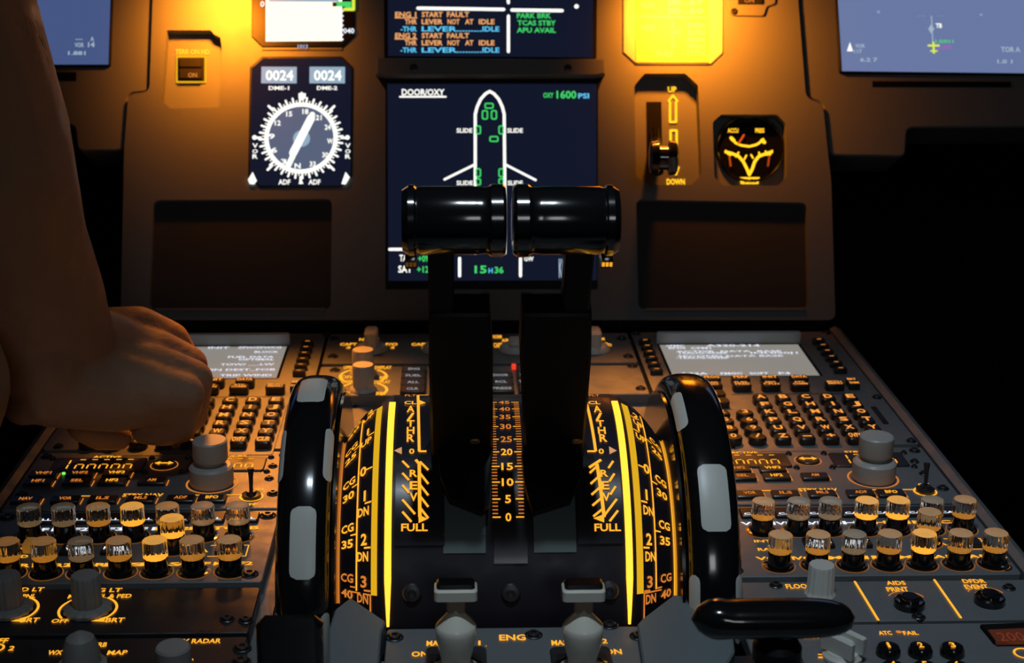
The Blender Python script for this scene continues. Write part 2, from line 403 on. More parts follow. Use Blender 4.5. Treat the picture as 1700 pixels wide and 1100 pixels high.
S((647, 414), (720, 414), 5); S((930, 414), (980, 414), 5); S((763, 429), (763, 458), 5); S((864, 429), (864, 458), 5)
def door(cx, cy, w_, h_):
    o_ = rrect(*PAN.at(cx, cy), w_/2170, h_/2170, .001); n = len(o_); c_ = PAN.at(cx, cy)
    b.path(o_+[o_[0]], .0011, Z, GRN)
for d in ((812, 176, 13, 8), (805, 191, 8, 14), (820, 191, 8, 14), (794, 216, 7, 13), (832, 216, 7, 13), (820, 231, 13, 8), (794, 287, 7, 13), (832, 287, 7, 13), (794, 302, 7, 10), (832, 302, 7, 10)): door(*d)
T = lambda t, x0, x1, yb, yt, m: b.tpx(PAN, t, x0, x1, yb, yt, m, Z)
T('DOOR/OXY', 667, 738, 158, 148, WS); S((664, 161), (740, 161), 3)
T('OXY', 902, 919, 162, 154, GRN); T('1600', 924, 957, 163, 151, GRN); T('PSI', 960, 978, 163, 155, CYAN)
T('SLIDE', 758, 784, 220, 213, WS); T('SLIDE', 842, 868, 220, 213, WS); T('SLIDE', 758, 785, 307, 300, WS); T('SLIDE', 843, 868, 307, 300, WS)
T('TAT', 663, 682, 433, 423, WS); T('+09', 694, 712, 434, 424, GRN); T('SAT', 661, 684, 452, 441, WS); T('+12', 692, 712, 452, 442, GRN)
T('15', 788, 808, 453, 441, GRN); T('H', 811, 818, 453, 445, CYAN); T('36', 821, 836, 453, 443, GRN); T('GW', 870, 886, 433, 426, WS); T('KG', 928, 940, 460, 430, PALE)
b.build('screen', r, smooth=False)
# standby horizon
r = thing('standby_horizon', 'octagonal standby display filled with bright cream, topmost left of the centre screens', 'gauge', PAN.sub(*PAN.at(503, 82)))
octo = [(419, -90), (418, 62), (436, 79), (568, 79), (588, 61), (590, -90)]
b = MB(PAN); b.slab(pp(octo), .0002, .0014, SATIN, .0006); b.slab(pp([(437, 79.5), (568, 79.5), (570, 84), (435, 84)]), .0002, .0009, PANEL, .0004); b.build('bezel', r)
b = MB(PAN); zz = .0016
b.flat(pp([(441, -80), (568, -80), (568, 68), (441, 69)], zz), zz, CREAM)
b.flat(pp([(447, -20), (562, -20), (562, 3), (447, 3)], zz), zz+.0002, BOXB)
b.path([PAN.at(*p) for p in ((587, -20), (587, 17), (572, 17))], .0025, zz+.0002, YEL)
b.flat(pp([(559, 3), (583, 3), (583, 13), (574, 13), (572, 11), (559, 11)], zz), zz+.0003, GRN); b.flat(pp([(552, 4), (559, 4), (559, 11), (552, 11)], zz), zz+.0003, RECESS)
T = lambda t, x0, x1, yb, yt, m: b.tpx(PAN, t, x0, x1, yb, yt, m, zz+.0003)
for i in range(7): b.seg(PAN.at(565, 20+i*7.8), PAN.at(569, 20+i*7.8), .0016, zz+.0003, WL)
T('040', 570, 588, 55, 47, WL); T('0', 432, 439, 11, 2, WL); T('1013', 494, 511, 80, 74, BLUET)
b.build('screen', r, smooth=False)
# radio-magnetic compass
r = thing('radio_compass', 'octagonal compass gauge with white needle under two 0024 counters', 'gauge', PAN.sub(*PAN.at(500, 311)))
b = MB(PAN); b.slab(pp([(435, 94), (568, 94), (586, 112), (584, 292), (567, 311), (430, 311), (412, 293), (415, 112)]), .0002, .001, DARKP, .0006); b.build('bezel', r)
b = MB(PAN); zz = .0012
b.flat(pp([(437, 97), (566, 97), (583, 114), (582, 290), (565, 308), (432, 308), (415, 291), (418, 114)], zz), zz, GLASSB)
T = lambda t, x0, x1, yb, yt, m: b.tpx(PAN, t, x0, x1, yb, yt, m, zz+.0006)
for x0 in (434, 514):
    c0 = PAN.at(x0, 139); c1 = PAN.at(x0+59, 112); b.slab([(c0[0], c0[1]), (c1[0], c0[1]), (c1[0], c1[1]), (c0[0], c1[1])], zz, zz+.0004, BOXB)
    T('0024', x0+7, x0+53, 133, 117, WS); 
T('DME-1', 446, 480, 149, 143, WS); T('DME-2', 526, 560, 149, 143, WS)
cx, cy = PAN.at(500, 229, zz); K = 1/2170
b.flat(circ(cx, cy, 58*K, 48), zz+.0002, DIALG); b.ring(cx, cy, 53*K, 60*K, zz+.0004, WS)
for i in range(72):
    a = rad(i*5+2.5); r1 = (68 if i % 2 == 0 else 63)*K; b.seg((cx+57*K*cos(a), cy+57*K*sin(a)), (cx+r1*cos(a), cy+r1*sin(a)), (3.4 if i % 2 == 0 else 2)*K, zz+.0005, WS)
for i in range(8):
    a = rad(i*45); b.seg((cx+66*K*cos(a), cy+66*K*sin(a)), (cx+76*K*cos(a), cy+76*K*sin(a)), 4*K, zz+.0005, WS)
for t, x, y in (('S', 499, 185), ('15', 480, 189), ('12', 461, 204), ('9', 451, 226), ('6', 455, 249), ('3', 471, 268), ('N', 494, 275), ('33', 519, 272), ('30', 540, 257), ('W', 548, 234), ('24', 544, 211), ('21', 529, 195), ('18', 507, 185)):
    if t == 'S': continue
    T(t, x-5, x+5, y+4, y-4, WS)
n0, n1 = PAN.at(479, 276), PAN.at(519, 191); b.seg(n0, n1, 9*K, zz+.0008, WS); b.seg(PAN.at(487, 255), PAN.at(517, 197), 13*K, zz+.0009, WS)
b.flat(circ(*PAN.at(501, 231), 14*K, 20), zz+.0006, BOXB)
b.slab(pp([(496, 156), (508, 156), (508, 163), (502, 168), (496, 163)]), zz, zz+.0008, WS)
for sx in (423, 577):
    b.flat(circ(*PAN.at(sx, 229), 4*K, 10), zz+.0004, WS); T('R', sx-4, sx+5, 263, 256, WS); T('O', sx-4, sx+5, 254, 248, WS); T('V', sx-4, sx+5, 245, 238, WS)
for sx, sh in ((420, ((0, -12), (7, 3), (2, 9), (-5, 8), (-8, 1))), (574, ((0, -12), (7, -3), (0, 9), (-7, 8), (-4, -1)))): b.flat(pp([(sx+a, 298+c) for a, c in sh]), zz+.0004, WS)
T('ADF', 462, 482, 306, 298, WS); T('ADF', 512, 532, 306, 298, WS); b.flat(pp([(496, 306), (500, 297), (504, 306)]), zz+.0005, WS)
b.build('dial', r, smooth=False)
# terrain switch in its recess
D1 = -.010
r = thing('push_switch', 'small square push switch in a deep recess left of the round compass', 'switch', PAN.sub(*PAN.at(315, 175)))
b = MB(PAN); b.slab(ppoly(PAN, [(262, 40), (375, 40), (375, 190), (262, 190)]), D1-.002, D1, PANEL); b.build('back_plate', r)
b = MB(PAN)
b.slab(ppoly(PAN, [(292, 92), (342, 92), (342, 137), (292, 137)], D1+.001), D1, D1+.001, AML)
b.slab(ppoly(PAN, [(295, 96), (339, 96), (339, 134), (295, 134)], D1+.002), D1, D1+.0025, SATIN)
b.build('switch_frame', r)
b = MB(PAN); b.slab(roundc(ppoly(PAN, [(298, 98), (335, 98), (335, 112), (298, 112)], D1+.004), .0008, 2), D1+.002, D1+.005, KEYM, .0005)
b.slab(roundc(ppoly(PAN, [(298, 114), (335, 114), (335, 131), (298, 131)], D1+.004), .0008, 2), D1+.002, D1+.005, KEYM, .0005)
b.tpx(PAN, 'ON', 312, 327, 128, 121, AMS, D1+.0053)
b.build('button', r)
b = MB(PAN); b.tpx(PAN, 'TERR ON ND', 291, 348, 90, 82, AMX, D1+.0004); b.build('lettering', r, smooth=False)
# limits placard
r = thing('speed_placard', 'bright yellow lit speed limit placard with faint lettering', 'placard', PAN.sub(*PAN.at(1118, 108)))
WPL = M('placard_white', (.85, .85, .75), .5)
b = MB(PAN); b.slab(pp([(1034, -100), (1034, 88), (1056, 108), (1180, 108), (1200, 89), (1200, -100)]), .0002, .0016, M('bezel_cream', (.5, .5, .45), .5), .0008); b.build('frame', r)
PLG = M('placard_face', (.5, .48, .2), .5, em=(1, .60, 0), st=.25)  # yellow tint and glow stand in for amber flood on white paint
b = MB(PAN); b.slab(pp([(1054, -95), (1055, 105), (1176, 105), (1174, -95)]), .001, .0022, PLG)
T = lambda t, x0, x1, yb, yt, m=WPL: b.tpx(PAN, t, x0, x1, yb, yt, m, .0025)
T('VLO', 1062, 1086, 12, 4); T('280', 1108, 1130, 8, 0); T('.67', 1138, 1168, 8, 0); T('VFE', 1063, 1087, 50, 42); T('FULL', 1090, 1120, 94, 84); b.seg(PAN.at(1056, 29), PAN.at(1174, 31), .0008, .0025, WPL)
for i, v in enumerate(('230kt', '215kt', '200kt', '185kt', '177kt')): T(v, 1141, 1172, 46+i*11.5, 38+i*11.5)
for i, v in enumerate(('1', '1+F', '2', '3')): T(v, 1114, 1114+5*len(v), 46+i*11.5, 38+i*11.5)
T('250', 1108, 1130, 22, 14); T('.60', 1138, 1168, 22, 14)
b.build('placard_plate', r, smooth=False)
# brake fan push button
r = thing('push_switch', 'square push switch in a notched surround at top, right of the yellow placard', 'switch', PAN.sub(*PAN.at(1248, 28)))
b = MB(PAN); b.slab(roundc(pp([(1205, -60), (1207, 13), (1214, 27), (1268, 28), (1273, 12), (1287, 8), (1287, -60)]), .002), 0, .002, PANEL, .0006); b.build('surround', r, ang=20)
b = MB(PAN); b.slab(pp([(1223, -40), (1264, -40), (1264, 9), (1224, 9)]), .002, .0042, KEYM, .0005); b.tpx(PAN, 'ON', 1236, 1252, 4, -3, AMS, .0046)
b.build('button', r)
screws(r, PAN, [PAN.at(1219, 19, .002)], .0022, .002)
# gear lever
D2 = -.012
r = thing('gear_lever_unit', 'amber lit recess with black landing gear lever, arrow and UP and DOWN marks', 'lever', PAN.sub(*PAN.at(1110, 306)))
b = MB(PAN); q = ppoly(PAN, [(1040, 105), (1175, 105), (1175, 322), (1040, 322)]); b.slab(q, D2-.002, D2, PANEL)
b.slab(ppoly(PAN, [(1073, 169), (1098, 169), (1100, 280), (1074, 280)], D2+.0005), D2, D2+.0006, GAP); b.build('back_plate', r)
b = MB(PAN); T = lambda t, x0, x1, yb, yt, m=AMX: b.tpx(PAN, t, x0, x1, yb, yt, m, D2+.001)
T('UP', 1109, 1123, 153, 144); T('DOWN', 1107, 1137, 306, 297, AMX)
def SD(p, q, wp): b.seg(PAN.at(*p, D2), PAN.at(*q, D2), wp/2100, D2+.001, AMX)
for p, q in (((1112, 203), (1112, 170)), ((1112, 170), (1110, 168)), ((1110, 168), (1117, 159)), ((1117, 159), (1124, 168)), ((1124, 168), (1122, 170)), ((1122, 170), (1122, 203)), ((1122, 203), (1112, 203)), ((1113, 240), (1113, 217)), ((1113, 217), (1123, 217)), ((1123, 217), (1123, 240)), ((1122, 290), (1126, 278))): SD(p, q, 3.5)
b.build('lettering', r, smooth=False)
b = MB(); h0 = PAN.w(*PAN.at(1086, 215, D2), D2); h1 = PAN.w(*PAN.at(1088, 236, -.01), -.01); h2 = PAN.w(*PAN.at(1090, 262, .018), .018); h3 = PAN.w(*PAN.at(1092, 285, .026), .026)
b.tube([h0, h1, h2, h3], [.004, .0045, .005, .0045], BLK); b.build('lever_arm', r)
b = MB(); c0 = pt3(1078, 262, 1.06); c1 = pt3(1125, 262, 1.06); d_ = (c1-c0)
b.tube([c0, c0+d_*.06, c0+d_*.3, c0+d_*.36, c0+d_*.64, c0+d_*.7, c0+d_*.94, c1], [.008, .0115, .0125, .0085, .0085, .0125, .0115, .008], BLK, 24); b.build('wheel_knob', r)
b = MB(); b.tube([pt3(1116, 262, 1.048), pt3(1118, 285, 1.048)], [.0035, .003], M('worn_metal', (.3, .32, .32), .4, metal=.6), 10); b.build('catch', r)
# triple indicator
r = thing('brake_pressure_gauge', 'round black brake pressure gauge with amber lit arcs', 'gauge', PAN.sub(*PAN.at(1245, 305)))
D3 = -.011
b = MB(PAN); b.slab(ppoly(PAN, [(1170, 178), (1318, 178), (1318, 320), (1170, 320)]), D3-.002, D3, PANEL); b.build('back_plate', r)
b = MB(PAN); cx, cy = PAN.at(1244, 248, D3); RG = 57/2130
b.lathe(cx, cy, [(RG*1.0, D3-.001), (RG, D3+.004), (RG*.96, D3+.005), (RG*.93, D3+.004), (RG*.93, D3+.0012), (0, D3+.0012)], BLK, 48); b.build('gauge_case', r)
b = MB(PAN); G = lambda x, y: PAN.at(x, y, D3+.0016)
def SG(pts, wp): b.path([G(*p) for p in pts], wp/2130, D3+.0016, AMX)
b.tpx(PAN, 'ACCU', 1208, 1226, 220, 213, AMX, D3+.0016); b.tpx(PAN, 'PRESS', 1254, 1269, 220, 213, AMX, D3+.0016)
SG([(1216, 231), (1221, 237), (1230, 241), (1244, 243), (1256, 240), (1262, 236), (1267, 231)], 4); SG([(1214, 229), (1218, 233)], 6); SG([(1265, 233), (1269, 236)], 6)
SG([(1205, 252), (1216, 255), (1226, 259), (1234, 268), (1240, 280), (1244, 290)], 5); SG([(1281, 252), (1272, 255), (1260, 259), (1253, 268), (1249, 280), (1244, 290)], 5)
for p, q in (((1212, 258), (1214, 253)), ((1222, 260), (1226, 253)), ((1236, 264), (1239, 258)), ((1250, 262), (1247, 257)), ((1262, 260), (1260, 253)), ((1274, 257), (1271, 251)), ((1205, 250), (1209, 256)), ((1282, 250), (1278, 257)), ((1203, 278), (1207, 286))): SG([p, q], 3)
b.tpx(PAN, 'PSI', 1236, 1255, 303, 297, GAP, D3+.002); b.slab(ppoly(PAN, [(1228, 294), (1261, 294), (1259, 305), (1230, 305)], D3+.0016), D3+.0012, D3+.0017, AMX)
b.build('lit_scale', r, smooth=False)
b = MB(PAN); b.seg(PAN.at(1226, 238, D3+.003), PAN.at(1235, 224, D3+.003), .0015, D3+.003, M('needle', (.5, .2, .05), .5)); b.seg(PAN.at(1211, 260, D3+.003), PAN.at(1213, 275, D3+.003), .0015, D3+.003, MATS['needle']); b.seg(PAN.at(1277, 260, D3+.003), PAN.at(1275, 275, D3+.003), .0015, D3+.003, MATS['needle']); b.build('needle', r, smooth=False)

# ================================================================== PEDESTAL
root = thing('center_pedestal', 'long grey centre pedestal carrying the keypads, radios and levers', 'pedestal', PED.sub(0, .45, -.5))
b = MB(); b.box(-.2625, .2625, .42, 1.066, -.5, -.14, PAINT)
holes_plate(b, [(-.2625, .42), (.2625, .42), (.2625, 1.066), (-.2625, 1.066)], [[(-.1055, .600), (.1175, .600), (.1175, .826), (-.1055, .826)]], -.14, -.0075, PAINT); b.build('pedestal_body', root, smooth=False)
for sx in (-1, 1):
    b = MB(); xo = [(-.2625, -.30), (-.2625, .0008), (-.2665, .0028), (-.2705, .0008), (-.2705, -.30)] if sx < 0 else [(.2625, -.30), (.2625, .0008), (.2665, .0028), (.2705, .0008), (.2705, -.30)]
    vs = [(x, .42, z) for x, z in xo]+[(x, 1.066, z) for x, z in xo]; n = 5
    b.add(vs, [(i, i+1, n+i+1, n+i) for i in range(4)]+[(0, 1, 2, 3, 4), (9, 8, 7, 6, 5)], PAINT); b.build('edge_rail', root, ang=20)
screws(root, PED, [PED.at(586, 672, -.0075)], .004, -.0075)

XR = .1116; W = .1509; Y0 = .835
def dev_frame(side, what):
    if side > 0: return Frame((XR, Y0, 0))
    return Frame(({'mcdu': -.2580, 'acp': -.2665, 'rmp': -.2625, 'low': -.2665}[what], Y0, 0))
RF = Frame((XR, Y0, 0))     # where the right-hand unit's pixels are read
def R_(px, py, z=0): return RF.at(px, py, z)
def edges(side, what):
    o = dev_frame(side, what).o.x
    return ((-.2618-o), (-.1125-o)) if side < 0 else (.0009, W-.0008)

def key(mb_parent, fr, cx, cy, w_, h_, t, m=AMD, z1=.0045, tsz=.6, lines=1, bevel=.0007, name='key'):
    k = MB(fr); k.slab(rrect(cx, cy, w_, h_, min(w_, h_)*.25, 3), .0005, z1, KEYM, bevel)
    if t:
        ls = t.split('\n'); n = len(ls); hh = h_*tsz/n
        for i, l in enumerate(ls):
            ww = min(w_*.80, hh*.8*len(l)*1.1); yb = cy+(n/2-1-i)*h_*.8/n+(h_*.8/n-hh)/2
            k.text(l, cx-ww/2, cx+ww/2, yb, yb+hh, z1+.0002, m)
    c = fr.w(cx, cy, 0)
    return k.build(name, mb_parent, origin=c)

def mcdu(side):
    f = dev_frame(side, 'mcdu'); e0, e1 = edges(side, 'mcdu')
    r = thing('keypad_display_unit', 'left keypad unit under the hand, its lit screen headed INIT' if side < 0 else 'right keypad unit with lit screen and clear view of its letter keys', 'keypad', f.sub((e0+e1)/2, .113), 'cockpit keypad units')
    scr = [(.0193, .1965), (.1174, .1965), (.1185, .128), (.0203, .128)]
    b = MB(f); holes_plate(b, roundc([(e0, .0012), (e1, .0012), (e1, .2265), (e0, .2265)], .003), [rrect(.069, .163, .105, .074, .003)], -.0073, 0, PAINT)
    b.slab(rrect(.085, .0345, .095, .088, .003), 0, .0004, PAINT, .0003); b.build('faceplate', r, ang=20)
    b = MB(f); b.box(.0165, .1215, .126, .2, -.007, -.0045, DARKP)
    b.slab([(.0165, .1985), (.1215, .1985), (.1215, .2015), (.0165, .2015)], 0, .009, M('bezel_grey', (.3, .32, .33), .5), .001); b.build('screen_bezel', r)
    b = MB(f); b.flat([(.0185, .1285), (.1195, .1285), (.1195, .197), (.0185, .197)], -.0003, MCDUG)
    b.box(.0185, .1195, .1285, .197, -.0045, -.0004, DARKP)
    def L(t, x0, x1, row, m=MCT, h=.0036): b.text(t, x0, x1, .197-.0048-row*.00505, .197-.0048-row*.00505+h, .0001, m, .02)
    if side > 0:
        L('A320-214', .052, .091, 0, h=.004); L('<FMC', .0225, .036, .0); L('ENG', .024, .036, 1); L('CFM1', .040, .0545, 1.1); L('ACTIVE  DATA  BASE', .028, .104, 2.5, h=.003); L('15AUG-05SEP', .030, .065, 3.3); L('INHIS0J1', .081, .115, 3.3, h=.003)
        L('SECOND DATA BASE', .028, .103, 4.6, h=.003); L('-15AUG-05SEP', .026, .064, 5.4); L('A32A', .024, .043, 12.1); L('FMGC', .052, .067, 12.1); L('SOFT', .072, .085, 12.1); L('P4', .092, .100, 12.1)
    else:
        L('INIT', .064, .079, 0); L('ZFW/ZFWCG', .085, .116, 0); L('BLOCK', .098, .115, 2); L('FUEL DATA', .081, .113, 4.2); L('OPTIMAL', .089, .114, 5.3); L('TOW/ __.LW', .078, .115, 7.4)
        L('MIN DEST_FOB', .068, .117, 9.6); L('TRIP WIND', .081, .116, 11.9); L('-----', .028, .045, 3)
    b.build('screen', r, smooth=False)
    for i in range(5): 
        b = MB(f); x = .028+i*.0195; b.slab(rrect(x, .2175, .011, .0028, .0008, 2), .0003, .001, DARKP, .0003); b.build('annunciator', r)
    ys = [.2005-i*.0128 for i in range(6)]
    for y in ys:
        for x in (.0078, .1345): key(r, f, x, y-.004, .0088, .0058, '-', z1=.004, name='line_select_key')
    for i, t in enumerate(('DIR', 'PROG', 'PERF', 'INIT', 'DATA')): key(r, f, .0222+i*.0197, .1115, .0125, .0088, t, z1=.005, tsz=.5, name='function_key')
    for i, t in enumerate(('F-PLN', 'RAD\nNAV', 'FUEL\nPRED', 'SEC\nF-PLN', 'ATC\nCOMM')): key(r, f, .0215+i*.0193, .0987, .0125, .0088, t, z1=.005, tsz=.62, name='function_key')
    key(r, f, .1222, .0992, .0125, .0088, 'MCDU\nMENU', z1=.005, tsz=.62, name='function_key')
    key(r, f, .1355, .107, .0075, .0055, 'BRT', name='function_key'); key(r, f, .1355, .1, .0075, .0055, 'DIM', name='function_key')
    for x, y, t in ((.0215, .0855, 'AIR\nPORT'), (.0395, .083, '|'), (.0215, .0705, '-'), (.0395, .0685, '|')): key(r, f, x, y, .0135, .0105, t, z1=.0045, tsz=.5, name='function_key')
    b = MB(f); b.seg((.052, .0905), (.128, .0905), .0008, .0005, DARKP, False); b.seg((.03, .0615), (.0475, .0615), .0008, .0005, DARKP, False); b.box(.1375, .141, .035, .065, .0002, .0006, DARKP); b.build('groove', r)
    let = 'ABCDEFGHIJKLMNOPQRSTUVWXYZ'
    for i in range(30):
        cx_, cy_ = .0673+(i % 5)*.0146, .0735-(i//5)*.0137
        t = let[i] if i < 26 else ('/', '+', 'OVFY', 'CLR')[i-26]
        if i == 26: t = '-'
        key(r, f, cx_, cy_-.0012, .0098, .0098, t, m=AMD, z1=.0052, tsz=.62, bevel=.0010)
    for i, t in enumerate(('1', '2', '3', '4', '5', '6', '7', '8', '9', '.', '0', '/')):
        cx_, cy_ = .0226+(i % 3)*.0147, .0461-(i//3)*.0137
        k = MB(f); k.lathe(cx_, cy_-.0012, [(.0056, .0005), (.0056, .0038), (.0048, .005), (0, .0052)], KEYM, 20); k.text(t, cx_-.0019, cx_+.0019, cy_-.0040, cy_+.0015, .0056, AMD, .02); k.build('number_key', r, origin=f.w(cx_, cy_, 0))
    screws(r, f, [(.0045, .222), (.1465, .222), (.0045, .08), (.1465, .083), (.0045, .006), (.1465, .006)], .0026)
mcdu(1); mcdu(-1)

def seven(b, x, y, w_, h_, segs, m, z):
    t = w_*.2; hx = h_/2
    S_ = {'a': ((x, y+h_), (x+w_, y+h_)), 'g': ((x, y+hx), (x+w_, y+hx)), 'd': ((x, y), (x+w_, y)), 'f': ((x, y+hx), (x, y+h_)), 'b': ((x+w_, y+hx), (x+w_, y+h_)), 'e': ((x, y), (x, y+hx)), 'c': ((x+w_, y), (x+w_, y+hx))}
    for s_ in segs:
        p, q = S_[s_]; k = .12; p2 = (p[0]+(q[0]-p[0])*k, p[1]+(q[1]-p[1])*k); q2 = (q[0]-(q[0]-p[0])*k, q[1]-(q[1]-p[1])*k); b.seg(p2, q2, t, z, m, False)

def knob(parent, f, cx, cy, prof, m, name='knob', rib=0, ribn=14, n=48, mats=None, smoothang=32):
    k = MB(f); k.lathe(cx, cy, prof, m, n, rib, ribn, mats); return k.build(name, parent, origin=f.w(cx, cy, 0), ang=smoothang)

def rmp(side):
    f = dev_frame(side, 'rmp'); e0, e1 = edges(side, 'rmp')
    r = thing('radio_tuning_unit', ('left' if side < 0 else 'right')+' radio tuning panel with amber digit windows and stacked grey knobs', 'radio panel', f.sub((e0+e1)/2, -.044), 'radio tuning panels')
    b = MB(f); b.slab(roundc([(e0, -.0843), (e1, -.0843), (e1, -.0032), (e0, -.0032)], .002), -.0073, 0, PAINT, .0005)
    b.build('faceplate', r, ang=20)
    x0 = R_(1196, 765)[0]; wy0, wy1 = R_(1260, 775)[1], R_(1260, 756)[1]
    for (a, c) in ((.0125, .0655), (.0905, .1345)):
        b = MB(f); b.slab(rrect((a+c)/2, (wy0+wy1)/2, c-a, wy1-wy0+.003, .002), 0, .0012, DARKP, .0005)
        n = 6 if a < .05 else 5; p = (c-a-.012)/(n)
        for i in range(n):
            xx = a+.0075+i*p
            if i == 0: seven(b, xx-.002, wy0+.0012, .0042, wy1-wy0-.0035, 'bc', AM, .0014)
            else: seven(b, xx, wy0+.0012, p*.62, wy1-wy0-.0035, 'agec' if i < n-1 or a < .05 else 'agecd', AM, .0014)
        b.build('digit_window', r)
        for (xx, yy) in ((a-.002, wy0-.002), (c+.002, wy0-.002), (a-.002, wy1+.002), (c+.002, wy1+.002)): screws(r, f, [(xx, yy)], .0016)
    b = MB(f); cx_, cy_ = .0765, (wy0+wy1)/2; b.slab([(cx_+.0068*cos(a), cy_+.0068*sin(a)) for a in [2*pi*i/28 for i in range(28)]], 0, .0014, DARKP, .0004)
    b.ring(cx_, cy_, .0074, .008, .0003, AMS)
    b.seg((cx_-.0035, cy_), (cx_+.0035, cy_), .0016, .0017, AM, False)
    for s_ in (-1, 1): b.flat([(cx_+s_*.0056, cy_), (cx_+s_*.0024, cy_+.0026), (cx_+s_*.0024, cy_-.0026)], .0017, AM)
    b.build('transfer_button', r)
    b = MB(f); TT = lambda t, xa, xb, ya, yb, m=AM: b.text(t, xa, xb, ya, yb, .0003, m)
    ya = wy1+.0028
    TT('ACTIVE', .033, .0495, ya, ya+.0032); TT('STBY/CRS', .1015, .122, ya, ya+.0032)
    def seg_px(p, q, m=AMS): b.seg(R_(*p), R_(*q), .0009, .0003, m)
    yl = R_(1360, 814)[1]; TT('STBY NAV', .0615, .0835, yl-.0012, yl+.0026)
    b.seg((.0395, yl), (.0555, yl), .0009, .0003, AM); b.seg((.089, yl), (.1275, yl), .0009, .0003, AM); b.seg((.1275, yl), (.1275, yl-.007), .0009, .0003, AM)
    b.ring(.1079, -.0505, .0135, .0145, .0003, AMS); b.ring(.1322, -.0695, .0056, .0066, .0003, AM)
    TT('ON', .131, .1375, -.0612, -.0585); TT('OFF', .128, .1365, -.0815, -.0785)
    b.build('lettering', r, smooth=False)
    rows = [(-.0385, [(.0115, 'VHF1'), (.032, 'VHF2'), (.0525, 'VHF3')]), (-.0497, [(.0115, 'HF1'), (.033, 'SEL'), (.0525, 'HF2'), (.0745, 'AM')]), (-.0742, [(.0112, 'NAV'), (.0325, 'VOR'), (.0525, 'ILS'), (.073, 'MLS'), (.0945, 'ADF'), (.1115, 'BFO')])]
    for y, ks in rows:
        for x, t in ks:
            k = MB(f); k.slab(rrect(x, y, .0155, .0085, .0008, 2), .0004, .0022, KEYM, .0005); ww = .0023*len(t)
            k.text(t, x-ww/2, x+ww/2, y-.0018, y+.0016, .0025, AM if t in ('VHF3', 'BFO', 'HF2') else AMS); k.seg((x+.0086, y+.004), (x+.0086, y-.004), .0007, .0004, AMS, False); k.build('mode_key', r, origin=f.w(x, y, 0))
    b = MB(f); b.lathe(.0222, -.036, [(.001, .0003), (.001, .0012), (0, .0014)], GRNS, 12); b.build('status_lamp', r)
    k = knob(r, f, .1079, -.0510, [(.0118, .0005), (.0122, .002), (.0122, .0105), (.0108, .0118), (.0072, .0124), (.0072, .0142), (.0092, .0148), (.0096, .016), (.0096, .0258), (.0088, .0266), (0, .0266)], GREYK, 'tuning_knob')
    b = MB(f); b.lathe(.1322, -.0695, [(.0052, .0003), (.0052, .002), (.003, .0026), (.0028, .004), (0, .004)], SCREW, 20); b.build('toggle_collar', r)
    b = MB(f); b.tube([(.1322, -.0695, .003), (.1322, -.0685, .012), (.1322, -.068, .0165)], [.0010, .0013, .0019], SCREW, 10); b.build('toggle_bat', r)
    screws(r, f, [(.006, -.0095), (.144, -.0095), (.006, -.064), (.1435, -.0655)], .0028)
    screws(r, f, [(.139, -.0265), (.139, -.0445)], .0022)
rmp(1); rmp(-1)

CLEAR = M('clear_knob_plastic', (1, .97, .9), .06, trans=1, ior=1.42)
FROST = M('frosted_knob_top', (.62, .55, .42), .5, trans=.35)
def knobcap(kind):
    return [M('knob_glow_off', (.55, .5, .42), .4, em=(1, .6, .25), st=.10), M('knob_glow_dim', (.6, .4, .15), .4, em=(1, .38, .03), st=.3), M('knob_glow_lit', (.7, .4, .1), .4, em=(1, .42, .03), st=1.0)][kind]
_kn = {}
def audio_knob(r, f, x, y, kind, up=0):
    """a latching volume knob: black base, clear ribbed cap"""
    if kind not in _kn:
        b = MB(); b.lathe(0, 0, [(.0078, .0002), (.0078, .0008), (.0066, .001)], BLK, 24); b.lathe(0, 0, [(.0057, 0), (.0057, .0078), (.0052, .0084), (0, .0084)], BLK, 28)
        b.ring(0, 0, .0079, .0084, .0003, AMR)
        bd = b.build('knob_base', r, origin=(0, 0, 0)); 
        c = MB(); c.lathe(0, 0, [(.0056, .0086), (.0060, .0092), (.0060, .0168), (.0056, .0176)], CLEAR, 70, .03, 14)
        c.lathe(0, 0, [(.0056, .0176), (.0050, .0179), (0, .0178)], [FROST, M('frosted_top_warm', (.62, .50, .33), .5, trans=.3, em=(1, .42, .08), st=.10), M('frosted_top_lit', (.65, .48, .25), .5, trans=.3, em=(1, .45, .05), st=.42)][kind], 28)
        c.lathe(0, 0, [(0, .0086), (.0056, .0086)], CLEAR, 28)
        cdm = c.build('clear_cap', bd, origin=(0, 0, 0))
        g = MB(); g.lathe(0, 0, [(0, .0088), (.0050, .0088), (.0050, .0092), (0, .0096)], knobcap(kind), 16); gm = g.build('knob_core', bd, origin=(0, 0, 0))
        _kn[kind] = (bd.data, cdm.data, gm.data)
        for o_ in (cdm, gm, bd): bpy.data.objects.remove(o_)
    bd, cm, gm = _kn[kind]
    o = bpy.data.objects.new('volume_knob', bd); COL.objects.link(o); o.parent = r; wm_ = f.sub(x, y, up).mat(); o.matrix_basis = WM[r].inverted() @ wm_; WM[o] = wm_
    for nm, md in (('clear_cap', cm), ('knob_core', gm)):
        c = bpy.data.objects.new(nm, md); COL.objects.link(c); c.parent = o
